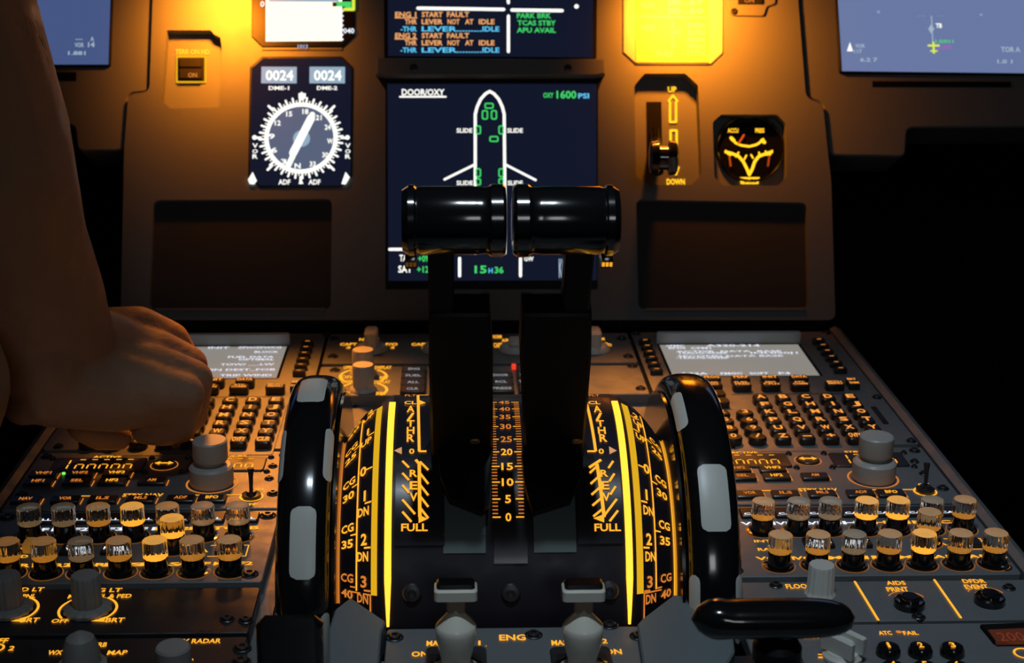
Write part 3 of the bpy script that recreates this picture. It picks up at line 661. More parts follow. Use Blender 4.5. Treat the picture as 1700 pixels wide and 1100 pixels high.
def acp(side):
    f = dev_frame(side, 'acp'); e0, e1 = edges(side, 'acp')
    r = thing('audio_panel', ('left' if side < 0 else 'right')+' audio panel with two rows of clear volume knobs', 'audio panel', f.sub((e0+e1)/2, -.13), 'audio control panels')
    b = MB(f); b.slab(roundc([(e0, -.1705), (e1, -.1705), (e1, -.0873), (e0, -.0873)], .002), -.0073, 0, PAINT, .0005); b.build('faceplate', r, ang=20)
    K1 = [.0281+i*.0178 for i in range(7)]; K2 = [.0285+i*.0180 for i in range(7)]
    if side > 0: K1 = [.0303, .0489, .0657, .0848, .1014, .1194, .1367]; K2 = [.0308, .0497, .0678, .0856, .1030, .1213, .1391]
    else: K1 = [.0259, .0434, .0610, .0783, .0962, .1142, .1321]; K1 = [k+.004 for k in K1]; K2 = [k+.004 for k in (.0262, .0437, .0615, .0798, .0973, .1153, .1334)]
    y1, y2 = -.1195, -.1600
    lit1 = (1, 0, 0, 2, 2, 0, 1) if side > 0 else (0, 0, 1, 2, 1, 0, 0); lit2 = (1, 1, 0, 1, 2, 1, 1) if side > 0 else (1, 1, 0, 1, 2, 1, 1)
    n1 = ('VHF1', 'VHF2', 'VHF3', 'HF1', 'HF2', 'INT', 'CAB'); n2 = ('VOR1', 'VOR2', 'MKR', 'ILS', 'MLS', 'ADF1', 'ADF2')
    for i, x in enumerate(K1):
        k = MB(f); k.slab(rrect(x, -.0985, .0155, .0105, .001, 2), .0003, .0022, KEYM, .0005)
        k.text('CALL', x-.0062, x+.0062, -.1032, -.1008, .0024, WL); k.build('call_key', r, origin=f.w(x, -.0985, 0))
    for i, x in enumerate(K1): audio_knob(r, f, x, y1, lit1[i])
    for i, x in enumerate(K2): audio_knob(r, f, x, y2, lit2[i])
    audio_knob(r, f, (K1[4]+K1[5])/2+(.003 if side > 0 else -.004), -.1345, 2 if side < 0 else 1)
    b = MB(f)
    for i, x in enumerate(K1): b.text(n1[i], x-.0092, x+.0092, -.1115, -.108, .0003, WL if i < 4 else AM)
    for i, x in enumerate(K2): b.text(n2[i], x-.0098, x+.0098, -.1530, -.1495, .0003, AM)
    b.text('RAD', .024, .034, -.1425, -.1395, .0003, AM); b.text('INT', .024, .033, -.1325, -.130, .0003, AM)
    b.text('PA', .1155, .123, -.1380, -.1345, .0003, AM); b.path([(.1235, -.143), (.1425, -.143), (.1425, -.1305), (.1235, -.1305)], .0006, .0003, AM)
    b.build('lettering', r, smooth=False)
    k = MB(f); k.slab(rrect(.0565, -.1355, .0155, .0105, .001, 2), .0003, .002, KEYM, .0005); k.text('ON', .0515, .0582, -.1345, -.132, .0022, WL); k.text('VOICE', .0515, .0628, -.138, -.1355, .0022, WL); k.build('voice_key', r)
    k = MB(f); k.slab(rrect(.0765, -.136, .0145, .0095, .001, 2), .0003, .002, KEYM, .0005); k.text('RESET', .0705, .0825, -.1375, -.1345, .0022, WL); k.build('reset_key', r)
    k = MB(f); k.slab(rrect(.1335, -.1367, .014, .009, .001, 2), .0003, .002, KEYM, .0005); k.seg((.131, -.1345), (.136, -.1345), .0014, .0022, AMS); k.build('pa_key', r)
    x = .0372 if side > 0 else .0335
    k = MB(f); k.slab(rrect(x, -.134, .0065, .0085, .001, 2), .0003, .006, M('amber_switch', (.6, .4, .15), .4, em=(1, .4, .03), st=.12), .0012); k.build('toggle_switch', r)
    screws(r, f, [(.006+e0, -.094), (e1-.006, -.0945), (.007+e0, -.164), (e1-.007, -.163)], .0036)
acp(1); acp(-1)

# ---- left lower lighting panel, weather radar panel
f = dev_frame(-1, 'low'); e0, e1 = edges(-1, 'low')
LF = PED
r = thing('lighting_panel', 'panel coloured dark for shade, with two ribbed brightness knobs, marked INTEG LT', 'control panel', f.sub((e0+e1)/2, -.2))
b = MB(f); b.slab(roundc([(e0, -.2205), (e1, -.2205), (e1, -.1765), (e0, -.1765)], .002), -.0073, 0, DARKP, .0005); b.build('faceplate', r, ang=20)  # dark colour stands in for shade over the usual pedestal paint
b = MB(); T = lambda t, x0, x1, yb, yt, m=AM: b.tpx(PED, t, x0, x1, yb, yt, m, .0004)
T('FLOOD LT', -12, 71, 981, 975); T('MAIN PNL', 0, 58, 992, 986); T('INTEG LT', 120, 201, 982, 976); T('MAIN PNL & PED', 112, 217, 992, 986); T('BRT', 33, 63, 1032, 1025); T('OFF', 84, 113, 1033, 1027); T('BRT', 174, 205, 1032, 1025)
for px in (15, 146):
    c = PED.at(px, 1012); b.ring(c[0], c[1], .0125, .0137, .0004, AM, -50, 60, 20); b.ring(c[0], c[1], .0125, .0137, .0004, AM, 130, 220, 16)
    a = rad(-52); q = (c[0]+.0131*cos(a), c[1]+.0131*sin(a)); b.flat([(q[0]-.004, q[1]-.0015), (q[0]+.0018, q[1]+.0028), (q[0]+.0022, q[1]-.0022)], .0005, AM)
b.build('lettering', r, smooth=False)
for px in (15, 146):
    x, y = PED.at(px, 1014); knob(r, PED, x, y, [(.0108, .0005), (.0108, .002), (.0095, .003), (.0068, .0036), (.0066, .0175), (.0060, .0188), (0, .019)], DGREYK, 'brightness_knob', n=84, rib=.03, ribn=14)
screws(r, PED, [PED.at(377, 1028), PED.at(408, 1030)], .0028)
r = thing('weather_radar_panel', 'panel coloured dark for shade, marked WX RADAR at bottom left edge of picture', 'control panel', f.sub((e0+e1)/2, -.26))
b = MB(f); b.slab(roundc([(e0, -.31), (e1, -.31), (e1, -.2245), (e0, -.2245)], .002), -.0073, 0, DARKP, .0005); b.build('faceplate', r, ang=20)  # shade put into the colour here too, same paint as its neighbours
b = MB(); T('WX', 78, 102, 1086, 1079); T('TURB', 144, 176, 1073, 1066); T('MAP', 177, 210, 1086, 1079); T('WX RADAR', 286, 366, 1067, 1060); T('2', 13, 22, 1079, 1072); T('OFF', -18, 11, 1067, 1059)
c = PED.at(-6, 1076); b.ring(c[0], c[1], .0027, .0037, .0004, AM, n=20); b.flat(circ(*PED.at(318, 1096), .0009, 10), .0005, AM)
b.build('lettering', r, smooth=False)
x, y = PED.at(137, 1108); knob(r, PED, x, y, [(.0108, .0005), (.0108, .002), (.0085, .0035), (.0078, .0095), (.006, .0145), (.002, .0172), (0, .0175)], DGREYK, 'mode_knob', n=12)
x, y = PED.at(290, 1118); knob(r, PED, x, y, [(.0092, .0005), (.0092, .002), (.0078, .0035), (.0075, .0125), (.0068, .0135), (0, .0136)], DGREYK, 'tilt_knob', n=32)
screws(r, PED, [PED.at(402, 1076), PED.at(400, 1098)], .0034)
# ---- right event panel, transponder panel
f = dev_frame(1, 'low'); e0, e1 = edges(1, 'low')
r = thing('event_panel', 'grey panel with two round black push buttons marked AIDS PRINT and DFDR EVENT', 'control panel', f.sub((e0+e1)/2, -.2))
b = MB(f); b.slab(roundc([(e0, -.2165), (e1, -.2165), (e1, -.1765), (e0, -.1765)], .002), -.0073, 0, PAINT, .0005); b.build('faceplate', r, ang=20)
b = MB(); T('FLOOD', 1306, 1352, 976, 969); T('AIDS', 1473, 1505, 970, 964); T('PRINT', 1474, 1510, 981, 974); T('DFDR', 1600, 1638, 967, 961); T('EVENT', 1604, 1643, 977, 970)
b.seg(PED.at(1419, 966), PED.at(1458, 1030), .0012, .0004, AM); b.seg(PED.at(1551, 963), PED.at(1595, 1026), .0012, .0004, AM)
for px, py in ((1507, 997), (1639, 990)): c = PED.at(px, py); b.ring(c[0], c[1], .0088, .0094, .0004, AMS, 20, 150, 20)
b.build('lettering', r, smooth=False)
for px, py in ((1509, 1000), (1642, 994)):
    x, y = PED.at(px, py+6); knob(r, PED, x, y, [(.0072, .0002), (.0072, .003), (.0064, .0038), (.0045, .0036), (.0043, .0052), (.0038, .0058), (0, .0058)], BLK, 'push_button')
x, y = PED.at(1361, 985); knob(r, PED, x, y, [(.0075, .0002), (.0068, .0015), (.0064, .0025), (.0062, .0145), (.0058, .0155), (0, .0156)], M('pale_knob', (.55, .55, .5), .4), 'brightness_knob', n=84, rib=.03, ribn=14)
screws(r, PED, [PED.at(1288, 972), PED.at(1675, 976), PED.at(1525, 1024)], .0026)
r = thing('transponder_panel', 'grey transponder panel with white selector knob and keys 1 2 3', 'control panel', f.sub((e0+e1)/2, -.26))
b = MB(f); b.slab(roundc([(e0, -.31), (e1, -.31), (e1, -.2195), (e0, -.2195)], .002), -.0073, 0, PAINT, .0005); b.build('faceplate', r, ang=20)
b = MB(); T('STBY', 1335, 1363, 1059, 1051); T('ATC', 1460, 1482, 1053, 1047); T('FAIL', 1501, 1526, 1053, 1047); b.flat(circ(*PED.at(1492, 1050), .0014, 14), .0005, AMS); T('T', 1361, 1378, 1092, 1085); b.seg(PED.at(1360, 1092), PED.at(1381, 1092), .0012, .0004, AM)
c = PED.at(1700, 1085); b.ring(c[0], c[1], .0038, .0048, .0004, AM, n=24)
b.build('lettering', r, smooth=False)
for i, px in enumerate((1474, 1527, 1580)):
    x, y = PED.at(px, 1086, 0); k = MB(); k.lathe(x, y, [(.0054, .0002), (.0054, .0028), (.0046, .0042), (0, .0043)], BLK, 28); k.text(str(i+1), x-.0012, x+.0012, y-.0018, y+.0025, .0047, AM); k.build('number_key', r, origin=(x, y, 0))
for i, px in enumerate((1474, 1527, 1580)):
    x, y = PED.at(px+8, 1118, 0); k = MB(); k.lathe(x, y, [(.0054, .0002), (.0054, .0028), (.0046, .0042), (0, .0043)], BLK, 28); k.text(str(i+4), x-.0012, x+.0012, y-.0018, y+.0025, .0047, AM); k.build('number_key', r, origin=(x, y, 0))
b = MB(); q = ppoly(PED, [(1627, 1042), (1730, 1038), (1745, 1070), (1650, 1070)]); b.slab(q, 0, .0022, GAP, .0005)
b.slab(ppoly(PED, [(1640, 1046), (1728, 1042), (1740, 1065), (1655, 1066)], .0022), .001, .0026, M('red_window', (.12, .03, .015), .3, em=(.25, .06, .02), st=.12)); b.tpx(PED, '2000', 1662, 1720, 1063, 1049, E('red_faint_digits', (.30, .05, .02), .5), .0029, 0); b.build('code_window', r)
x, y = PED.at(1398, 1092)
k = MB(); k.lathe(x, y, [(.0088, .0005), (.0088, .002), (.0076, .003), (.007, .004), (0, .004)], WHT, 32)
a = rad(-52); ca, sa = cos(a), sin(a)
def rot(u, v): return (x+u*ca-v*sa, y+u*sa+v*ca)
for off in (-.0040, .0040): k.slab(roundc([rot(-.0085, off-.0016), rot(.0085, off-.0016), rot(.0085, off+.0016), rot(-.0085, off+.0016)], .001, 3), .004, .012, WHT, .0006)
k.slab(roundc([rot(-.004, -.003), rot(.004, -.003), rot(.004, .003), rot(-.004, .003)], .001, 3), .004, .009, WHT, .0006)
k.build('selector_knob', r, origin=(x, y, 0))

# ---- centre: switching panel and system display control panel
r = thing('switching_panel', 'narrow orange lit panel with white rotary switches below the centre screen', 'control panel', PED.sub(0, 1.03))
yb, yt = PED.at(800, 602)[1], 1.0605
b = MB(); b.slab(roundc([(-.1105, yb), (.1098, yb), (.1098, yt), (-.1105, yt)], .002), -.0073, 0, PAINT, .0005); b.build('faceplate', r, ang=20)
b = MB(); T('NORM', 596, 628, 565, 561); T('CAPT', 564, 592, 573, 569); T('F/O', 640, 660, 573, 569); T('3', 574, 582, 578, 575); T('3', 648, 655, 578, 575)
T('CAPT', 683, 712, 573, 569); T('NORM', 818, 833, 561, 556); T('3', 700, 706, 578, 574); T('AIR', 833, 846, 567, 562); T('CAPT', 820, 834, 576, 569); T('DATA', 858, 870, 566, 558); T('F/O', 995, 1010, 572, 568); T('NORM', 984, 1004, 564, 560); T('F/O', 1004, 1016, 574, 570)
b.build('lettering', r, smooth=False)
for px in (617, 727, 855, 986):
    x, y = PED.at(px, 581)
    k = MB(); k.lathe(x, y, [(.0115, .0003), (.0112, .002), (.0095, .0042), (.006, .005), (0, .005)], WHT, 36)
    k.slab(rrect(x, y, .0095, .018, .003, 4), .004, .0155 if px != 855 else .008, WHT, .0012); k.build('selector_knob', r, origin=(x, y, 0))
screws(r, PED, [PED.at(556, 562), PED.at(553, 592), PED.at(1032, 562), PED.at(1043, 592)], .003)
r = thing('display_control_panel', 'orange lit panel with tall twin cylinder knobs and rows of dark keys', 'control panel', PED.sub(0, .95))
yb2, yt2 = PED.at(800, 655)[1], PED.at(800, 607)[1]
b = MB(); b.slab(roundc([(-.1105, yb2), (.1098, yb2), (.1098, yt2), (-.1105, yt2)], .002), -.0073, 0, PAINT, .0005)
b.build('faceplate', r, ang=20)
b = MB(); T('UPPER', 570, 587, 612, 607); T('DISPLAY', 622, 650, 612, 607); T('OFF', 566, 586, 628, 623); T('LOWER', 563, 586, 636, 631); T('BRT', 630, 645, 629, 624); T('DISPLAY', 621, 648, 636, 631); T('OFF', 562, 580, 655, 650); T('BRT', 624, 642, 655, 650)
for py in (625, 648):
    c = PED.at(603, py); b.ring(c[0], c[1], .0145, .0165, .0004, AM, -40, 55, 16); b.ring(c[0], c[1], .0145, .0165, .0004, AM, 125, 220, 16)
b.build('lettering', r, smooth=False)
for py, rr, m_ in ((621, .0073, GREYK), (647, .0070, GREYK)):
    x, y = PED.at(603.5, py); knob(r, PED, x, y, [(rr*1.3, .0003), (rr*1.2, .0018), (rr, .0028), (rr, .0168), (rr*.93, .0178), (0, .0178)], m_, 'brightness_knob', n=84, rib=.015, ribn=14)
kx = [(-.052, -.038, -.024)]; names = ['ENG', 'BLEED', 'PRESS', 'ELEC', 'HYD', 'FUEL', 'APU', 'COND', 'DOOR', 'WHEEL', 'F/CTL', 'ALL', 'CLR', 'STS', 'RCL', 'TO CFG', 'EMER', 'CLR']
ry = [PED.at(700, p)[1] for p in (618, 629, 640, 651)]
n_ = 0
for j, y in enumerate(ry):
    for i in range(6):
        x = -.046+i*.0195
        if j == 0 and i == 3: continue
        k = MB(); k.slab(rrect(x, y, .0165, .0125, .001, 2), .0003, .003, KEYM, .0006); t = names[n_ % 18]; ww = .0026*len(t)
        k.text(t, x-ww/2, x+ww/2, y-.0035, y+.0005, .0033, WLD if i != 2 else WL); k.build('key', r, origin=(x, y, 0)); n_ += 1
k = MB(); x, y = PED.at(853, 611); k.slab(rrect(x, y, .003, .006, .0008, 2), 0, .0025, REDL, .0003); k.build('warning_lamp', r)
for px, py in ((556, 615), (565, 648), (1050, 608), (1064, 645)): screws(r, PED, [PED.at(px, py)], .003)

# ================================================================== THRUST QUADRANT
QY, QZ, QR = .7131, -.0148, .0873
def cyl(X, a, r_=QR): return Vector((X, QY-r_*cos(a), QZ+r_*sin(a)))
def cmap(X, s, h): return cyl(X, s/QR, QR+h)
XA, XB = -.0498, .0620; XM = (XA+XB)/2
def cat(px, py, h=0): u, v = inv(lambda X, a: cyl(X, a, QR+h), px, py, (0, .9)); return u, v*QR
root = thing('thrust_quadrant', 'dark curved thrust quadrant with amber thrust and trim scales', 'quadrant', PED.sub(XM, QY))
def barrel(b, x0, x1, r0, r1, m, a0=-.02, a1=pi+.02, n=64, rin=None):
    rin = rin or .02; vs = []
    for i in range(n+1):
        a = a0+(a1-a0)*i/n
        vs += [tuple(cyl(x0, a, r0)), tuple(cyl(x1, a, r1)), tuple(cyl(x1, a, rin)), tuple(cyl(x0, a, rin))]
    fs = []
    for i in range(n):
        k = 4*i
        for j in range(4): fs.append((k+j, k+(j+1) % 4, k+4+(j+1) % 4, k+4+j))
    fs += [(0, 1, 2, 3), (4*n+3, 4*n+2, 4*n+1, 4*n)]
    b.add(vs, fs, m)
QD = M('quadrant_plastic', (.017, .015, .021), .42, grain=.08, spec=.28)
SLOT = M('slot_shutter', (.11, .145, .145), .5)
b = MB(); barrel(b, XA, XB, QR, QR, QD, .06, pi-.05); b.build('quadrant_body', root)
b = MB()
R1 = .0655; WC = .0245
def coneR(t): return QR-(QR-R1)*(.25*t+.75*t*t)
def conemap(side):
    base = XA if side < 0 else XB
    def mp(t, s, h):   # t 0..1 outward, s angle*QR
        return cyl(base+side*t*WC, s/QR, coneR(t)+h)
    return mp
for side in (-1, 1):
    b = MB(); mp = conemap(side); base = XA if side < 0 else XB; NT = 8
    for k in range(NT):
        t0, t1 = k/NT, (k+1)/NT; barrel(b, base+side*t0*WC, base+side*t1*WC, coneR(t0), coneR(t1), QD, .04, pi-.1, 56)
    sc = b.build('trim_scale', root)
    b = MB(mp)
    def cv(px, py): u, v = inv(lambda t, s: mp(t, s, .0004), px, py, (.5, .08)); return u, v
    s_bot = .012; s_top = QR*1.62
    def vline(t, wt, s0, s1, m, h=.0005, n=60):
        vs = []; fs = []
        for i in range(n+1): s_ = s0+(s1-s0)*i/n; vs += [(t-wt/2, s_, h), (t+wt/2, s_, h)]
        for i in range(n): fs.append((2*i, 2*i+1, 2*i+3, 2*i+2))
        b.add(vs, fs, m)
    if side < 0: s3 = cv(620, 988)[1]; g0, g1, ln = cv(626, 900)[0], cv(616, 900)[0], cv(592, 900)[0]
    else: s3 = cv(1065, 985)[1]; g0, g1, ln = cv(1056, 900)[0], cv(1067, 900)[0], cv(1088, 900)[0]
    vline((g0+g1)/2, abs(g1-g0), s3, s_top, GOLD)
    vline(ln, .032, s3+.001, s_top, AM)
    vline(1.0, .03, s3*.6, s_top, AM if side > 0 else AMS)
    vline(.5*(g0+g1)+.12*0+abs(g1-g0)*.6, .03, .004, s3, AMS)
    vs = [(g1, s3-.0004, .0006), (ln+.12, s3-.0004, .0006), (ln+.12, s3+.0004, .0006), (g1, s3+.0004, .0006)]; b.add(vs, [(0, 1, 2, 3)], AMS)
    # unit marks 3..-3
    if side < 0: marks = [('3', 982, 'DN'), ('2', 911, 'DN'), ('1', 838, 'DN'), ('0', 776, ''), ('1', 728, 'UP'), ('2', 697, 'UP')]; pxm = 608; cgs = [('40', 972), ('35', 890), ('30', 815), ('25', 756), ('20', 724)]; pxc = 577
    else: marks = [('3', 982, 'DN'), ('2', 911, 'DN'), ('1', 838, 'DN'), ('0', 776, ''), ('1', 728, 'UP'), ('2', 697, 'UP')]; pxm = 1076; cgs = [('40', 972), ('35', 885), ('30', 815), ('25', 754), ('20', 724)]; pxc = 1105
    def wtext(t, tc, sc_, wt, hs, m):
        a_, c_ = (tc-wt/2, tc+wt/2)
        if side < 0: a_, c_ = c_, a_
        if t == '1': a_, c_ = (a_*.68+c_*.32), (a_*.32+c_*.68)
        b.text(t, a_, c_, sc_-hs/2, sc_+hs/2, .0007, m, .03, True)
    tm = (g1+ln)/2; tg = (ln+1.0)/2+.01; S_PX = []
    for n, (t, py, ud) in enumerate(marks):
        s_ = cv(pxm+(0 if py > 750 else (8 if side < 0 else -12)), py-13)[1]; m = AMS if t == '3' else AM
        if t == '0': wtext(t, tm+.05, cv(pxm, 780)[1], .13, .0055, m); s_ = cv(pxm, 780)[1]+.0033
        else:
            wtext(t, tm, s_+.001, .12, .0055, m)
            wtext(ud, tm+.02, s_-.0075, .22, .0045, m)
        b.add([(g1+.01, s_-.0037, .0007), (g1+.14, s_-.0037, .0007), (g1+.14, s_-.0028, .0007), (g1+.01, s_-.0028, .0007)], [(0, 1, 2, 3)], m)
    for t, py in cgs:
        s_ = cv(pxc+(0 if py > 800 else (4 if side < 0 else -8)), py)[1]; m = AMS if t == '40' else AM
        wtext('CG', tg, s_+.0045, .26, .0045, m); wtext(t, tg, s_-.0045, .24, .0045, m)
        b.add([(ln, s_-.0004, .0007), (ln+.13, s_-.0004, .0007), (ln+.13, s_+.0004, .0007), (ln, s_+.0004, .0007)], [(0, 1, 2, 3)], m)
    b.build('scale_markings', sc, smooth=False)
# lit strips between body and trim scales
for X_, nm in ((XA-.0003, 'light_strip'), (XB+.0003, 'light_strip')):
    b = MB(cmap); vs = []; fs = []; n = 60
    for i in range(n+1):
        s_ = QR*(.12+(1.60-.12)*i/n); w_ = .0016 if i > 10 else .0006+.0001*i
        vs += [(X_-w_, s_, .0002), (X_-w_, s_, .0010), (X_+w_, s_, .0010), (X_+w_, s_, .0002)]
    for i in range(n):
        for j in range(3): fs.append((4*i+j, 4*i+j+1, 4*i+4+j+1, 4*i+4+j))
    b.add(vs, fs, AMY); b.build(nm, root)
# raised side scale boards with A/THR and REV
GB = M('board_gloss', (.02, .018, .026), .28, coat=.1)
def board(x0, x1, s0, s1, h, m, name, n=40):
    b = MB(cmap); vs = []; fs = []
    for i in range(n+1):
        s_ = s0+(s1-s0)*i/n; vs += [(x0, s_, 0), (x0, s_, h), (x1, s_, h), (x1, s_, 0)]
    for i in range(n):
        for j in range(3): fs.append((4*i+j, 4*i+j+1, 4*i+4+j+1, 4*i+4+j))
    fs += [(0, 1, 2, 3), (4*n+3, 4*n+2, 4*n+1, 4*n)]
    b.add(vs, fs, m); return b
for side in (-1, 1):
    if side < 0: xa, xb = cat(657, 800)[0], cat(738, 830)[0]
    else: xa, xb = cat(957, 830)[0], cat(1030, 800)[0]
    sA = cat(700, 905)[1]
    b = board(xa, xb, sA, QR*1.66, .0012, GB, ''); H = .0018
    def C(px, py): return cat(px, py, .0016)
    def ct(t, x0, x1, yb, yt, m=AM):
        xm = (x0+x1)/2; a = C(x0, yb)[0]; c = C(x1, yb)[0]; b.text(t, a, c, C(xm, yb)[1], C(xm, yt)[1], H, m, .025)
    def cs(p, q, w_=.0011, m=AM): b.seg(C(*p), C(*q), w_, H, m, False, 6)
    o_ = 0
    if side < 0:
        for t, y0, y1 in (('A', 684, 674), ('/', 697, 686), ('T', 708, 698), ('H', 720, 709), ('R', 733, 721)): ct(t, 675, 688, y0, y1)
        ct('CL', 671, 691, 671, 666); ct('FLT', 672, 691, 658, 655, AMS); ct('0', 679, 688, 753, 745)
        cs((694, 656), (696, 749), .0014); cs((694, 656), (711, 656)); cs((695, 749), (708, 749)); b.flat([C(*p) for p in ((696, 664), (707, 669), (696, 672))], H, AM)
        b.flat([C(*p) for p in ((654, 748), (667, 742), (667, 754))], H, M('pale_arrow', (.5, .35, .2), .5, em=(1, .4, .1), st=.5))
        for t, y0, y1 in (('R', 791, 780), ('E', 812, 799), ('V', 831, 818)): ct(t, 680, 693, y0, y1)
        ct('FULL', 666, 710, 881, 869); cs((696, 770), (697, 858), .0016); b.flat([C(*p) for p in ((695, 854), (710, 861), (695, 868))], H, AM); cs((690, 763), (698, 772), .0014)
        for k in range(5): cs((697, 766+k*19), (711, 780+k*19+(4 if k else 0)))
        for k in range(5): cs((668, 765+k*20+(4 if k > 2 else 0)), (679+(10 if k == 3 else 4 if k == 4 else 0), 776+k*21+(14 if k == 3 else 6 if k == 4 else 0)))
    else:
        for t, y0, y1 in (('A', 684, 674), ('/', 697, 686), ('T', 708, 698), ('H', 720, 709), ('R', 733, 721)):
            k = (y0-684)*.22; ct(t, 986+k*.9, 999+k*.9, y0, y1)
        ct('CL', 977, 997, 671, 666); ct('FLT', 978, 996, 658, 655, AMS); ct('0', 994, 1003, 753, 745)
        cs((972, 665), (989, 749), .0014); cs((975, 749), (989, 749)); b.flat([C(*p) for p in ((1011, 741), (1024, 748), (1012, 754))], H, MATS['pale_arrow'])
        for t, y0, y1 in (('R', 791, 780), ('E', 812, 799), ('V', 831, 818)): ct(t, 997+(y0-791)*.08, 1010+(y0-791)*.08, y0, y1)
        ct('FULL', 987, 1031, 881, 869); cs((991, 770), (1003, 858), .0016); b.flat([C(*p) for p in ((985, 860), (1003, 853), (1003, 867))], H, AM); cs((978, 776), (998, 763), .0014)
        for k in range(5): cs((979+k*1.5, 785+k*18), (993+k*2, 772+k*18))
        for k in range(5): cs((1010+(-14 if k == 3 else 0)+(-4 if k == 4 else 0)+k*1.5, 777+k*22+(16 if k == 3 else 0)), (1018+k*2, 765+k*21-(0 if k < 4 else 2)))
    b.build('thrust_scale', root)
# centre numeric scale
xa, xb = cat(819, 830)[0], cat(874, 830)[0]
b = board(xa, xb, cat(847, 935)[1], QR*1.66, .0010, GB, ''); H = .0016
sv = [858, 828, 800, 774, 750, 729, 708, 692, 679, 668]
ss = [cat(847, y, .0014)[1] for y in sv]
for i, s_ in enumerate(ss):
    t = str(i*5); xl, xr_ = XM-.0068, XM+.0068; w_ = .0028*len(t)
    b.text(t, XM-w_/2, XM+w_/2, s_-.0019, s_+.0019, H, AM if i < 5 else AMS, .02)
    for sx in (-1, 1): b.seg((XM+sx*.0036, s_), (XM+sx*.0074, s_), .0006, H, AM, False)
    if i < 9:
        for k in range(1, 5):
            sk = s_+(ss[i+1]-s_)*k/5
            for sx in (-1, 1): b.seg((XM+sx*.0048, sk), (XM+sx*.0074, sk), .0005, H, AMS, False)
b.build('number_scale', root)
# slot shutters, side screws
for x0, x1 in ((736, 806), (886, 956)):
    a, c = cat(x0, 880)[0], cat(x1, 880)[0]
    b = board(a, c, cat(770, 918)[1], cat(770, 790)[1], .0006, SLOT, ''); b.seg((a, cat(770, 888)[1]), (c, cat(770, 888)[1]), .0006, .0012, M('shutter_edge', (.13, .16, .16), .5), False); b.build('slot_shutter', root)
for px, py in ((684, 984), (848, 984), (1011, 980)):
    x, s_ = cat(px, py); a = s_/QR; nrm = Vector((0, -cos(a), sin(a))); f_ = Frame(cyl(x, a), (1, 0, 0), (0, sin(a), cos(a)), nrm)
    b = MB(f_); b.lathe(0, 0, [(.0046, -.001), (.0046, .0008), (.0038, .0016), (.0018, .0018), (.0014, .0006), (0, .0006)], SCREW, 24); b.build('fixing_screw', root)
# guards either side
for x0, x1 in ((XA-WC-.0018, XA-WC-.0004), (XB+WC+.0004, XB+WC+.0020)):
    b = MB(); barrel(b, x0, x1, .0890, .0890, BLK, .1, pi-.1); b.build('side_guard', root)

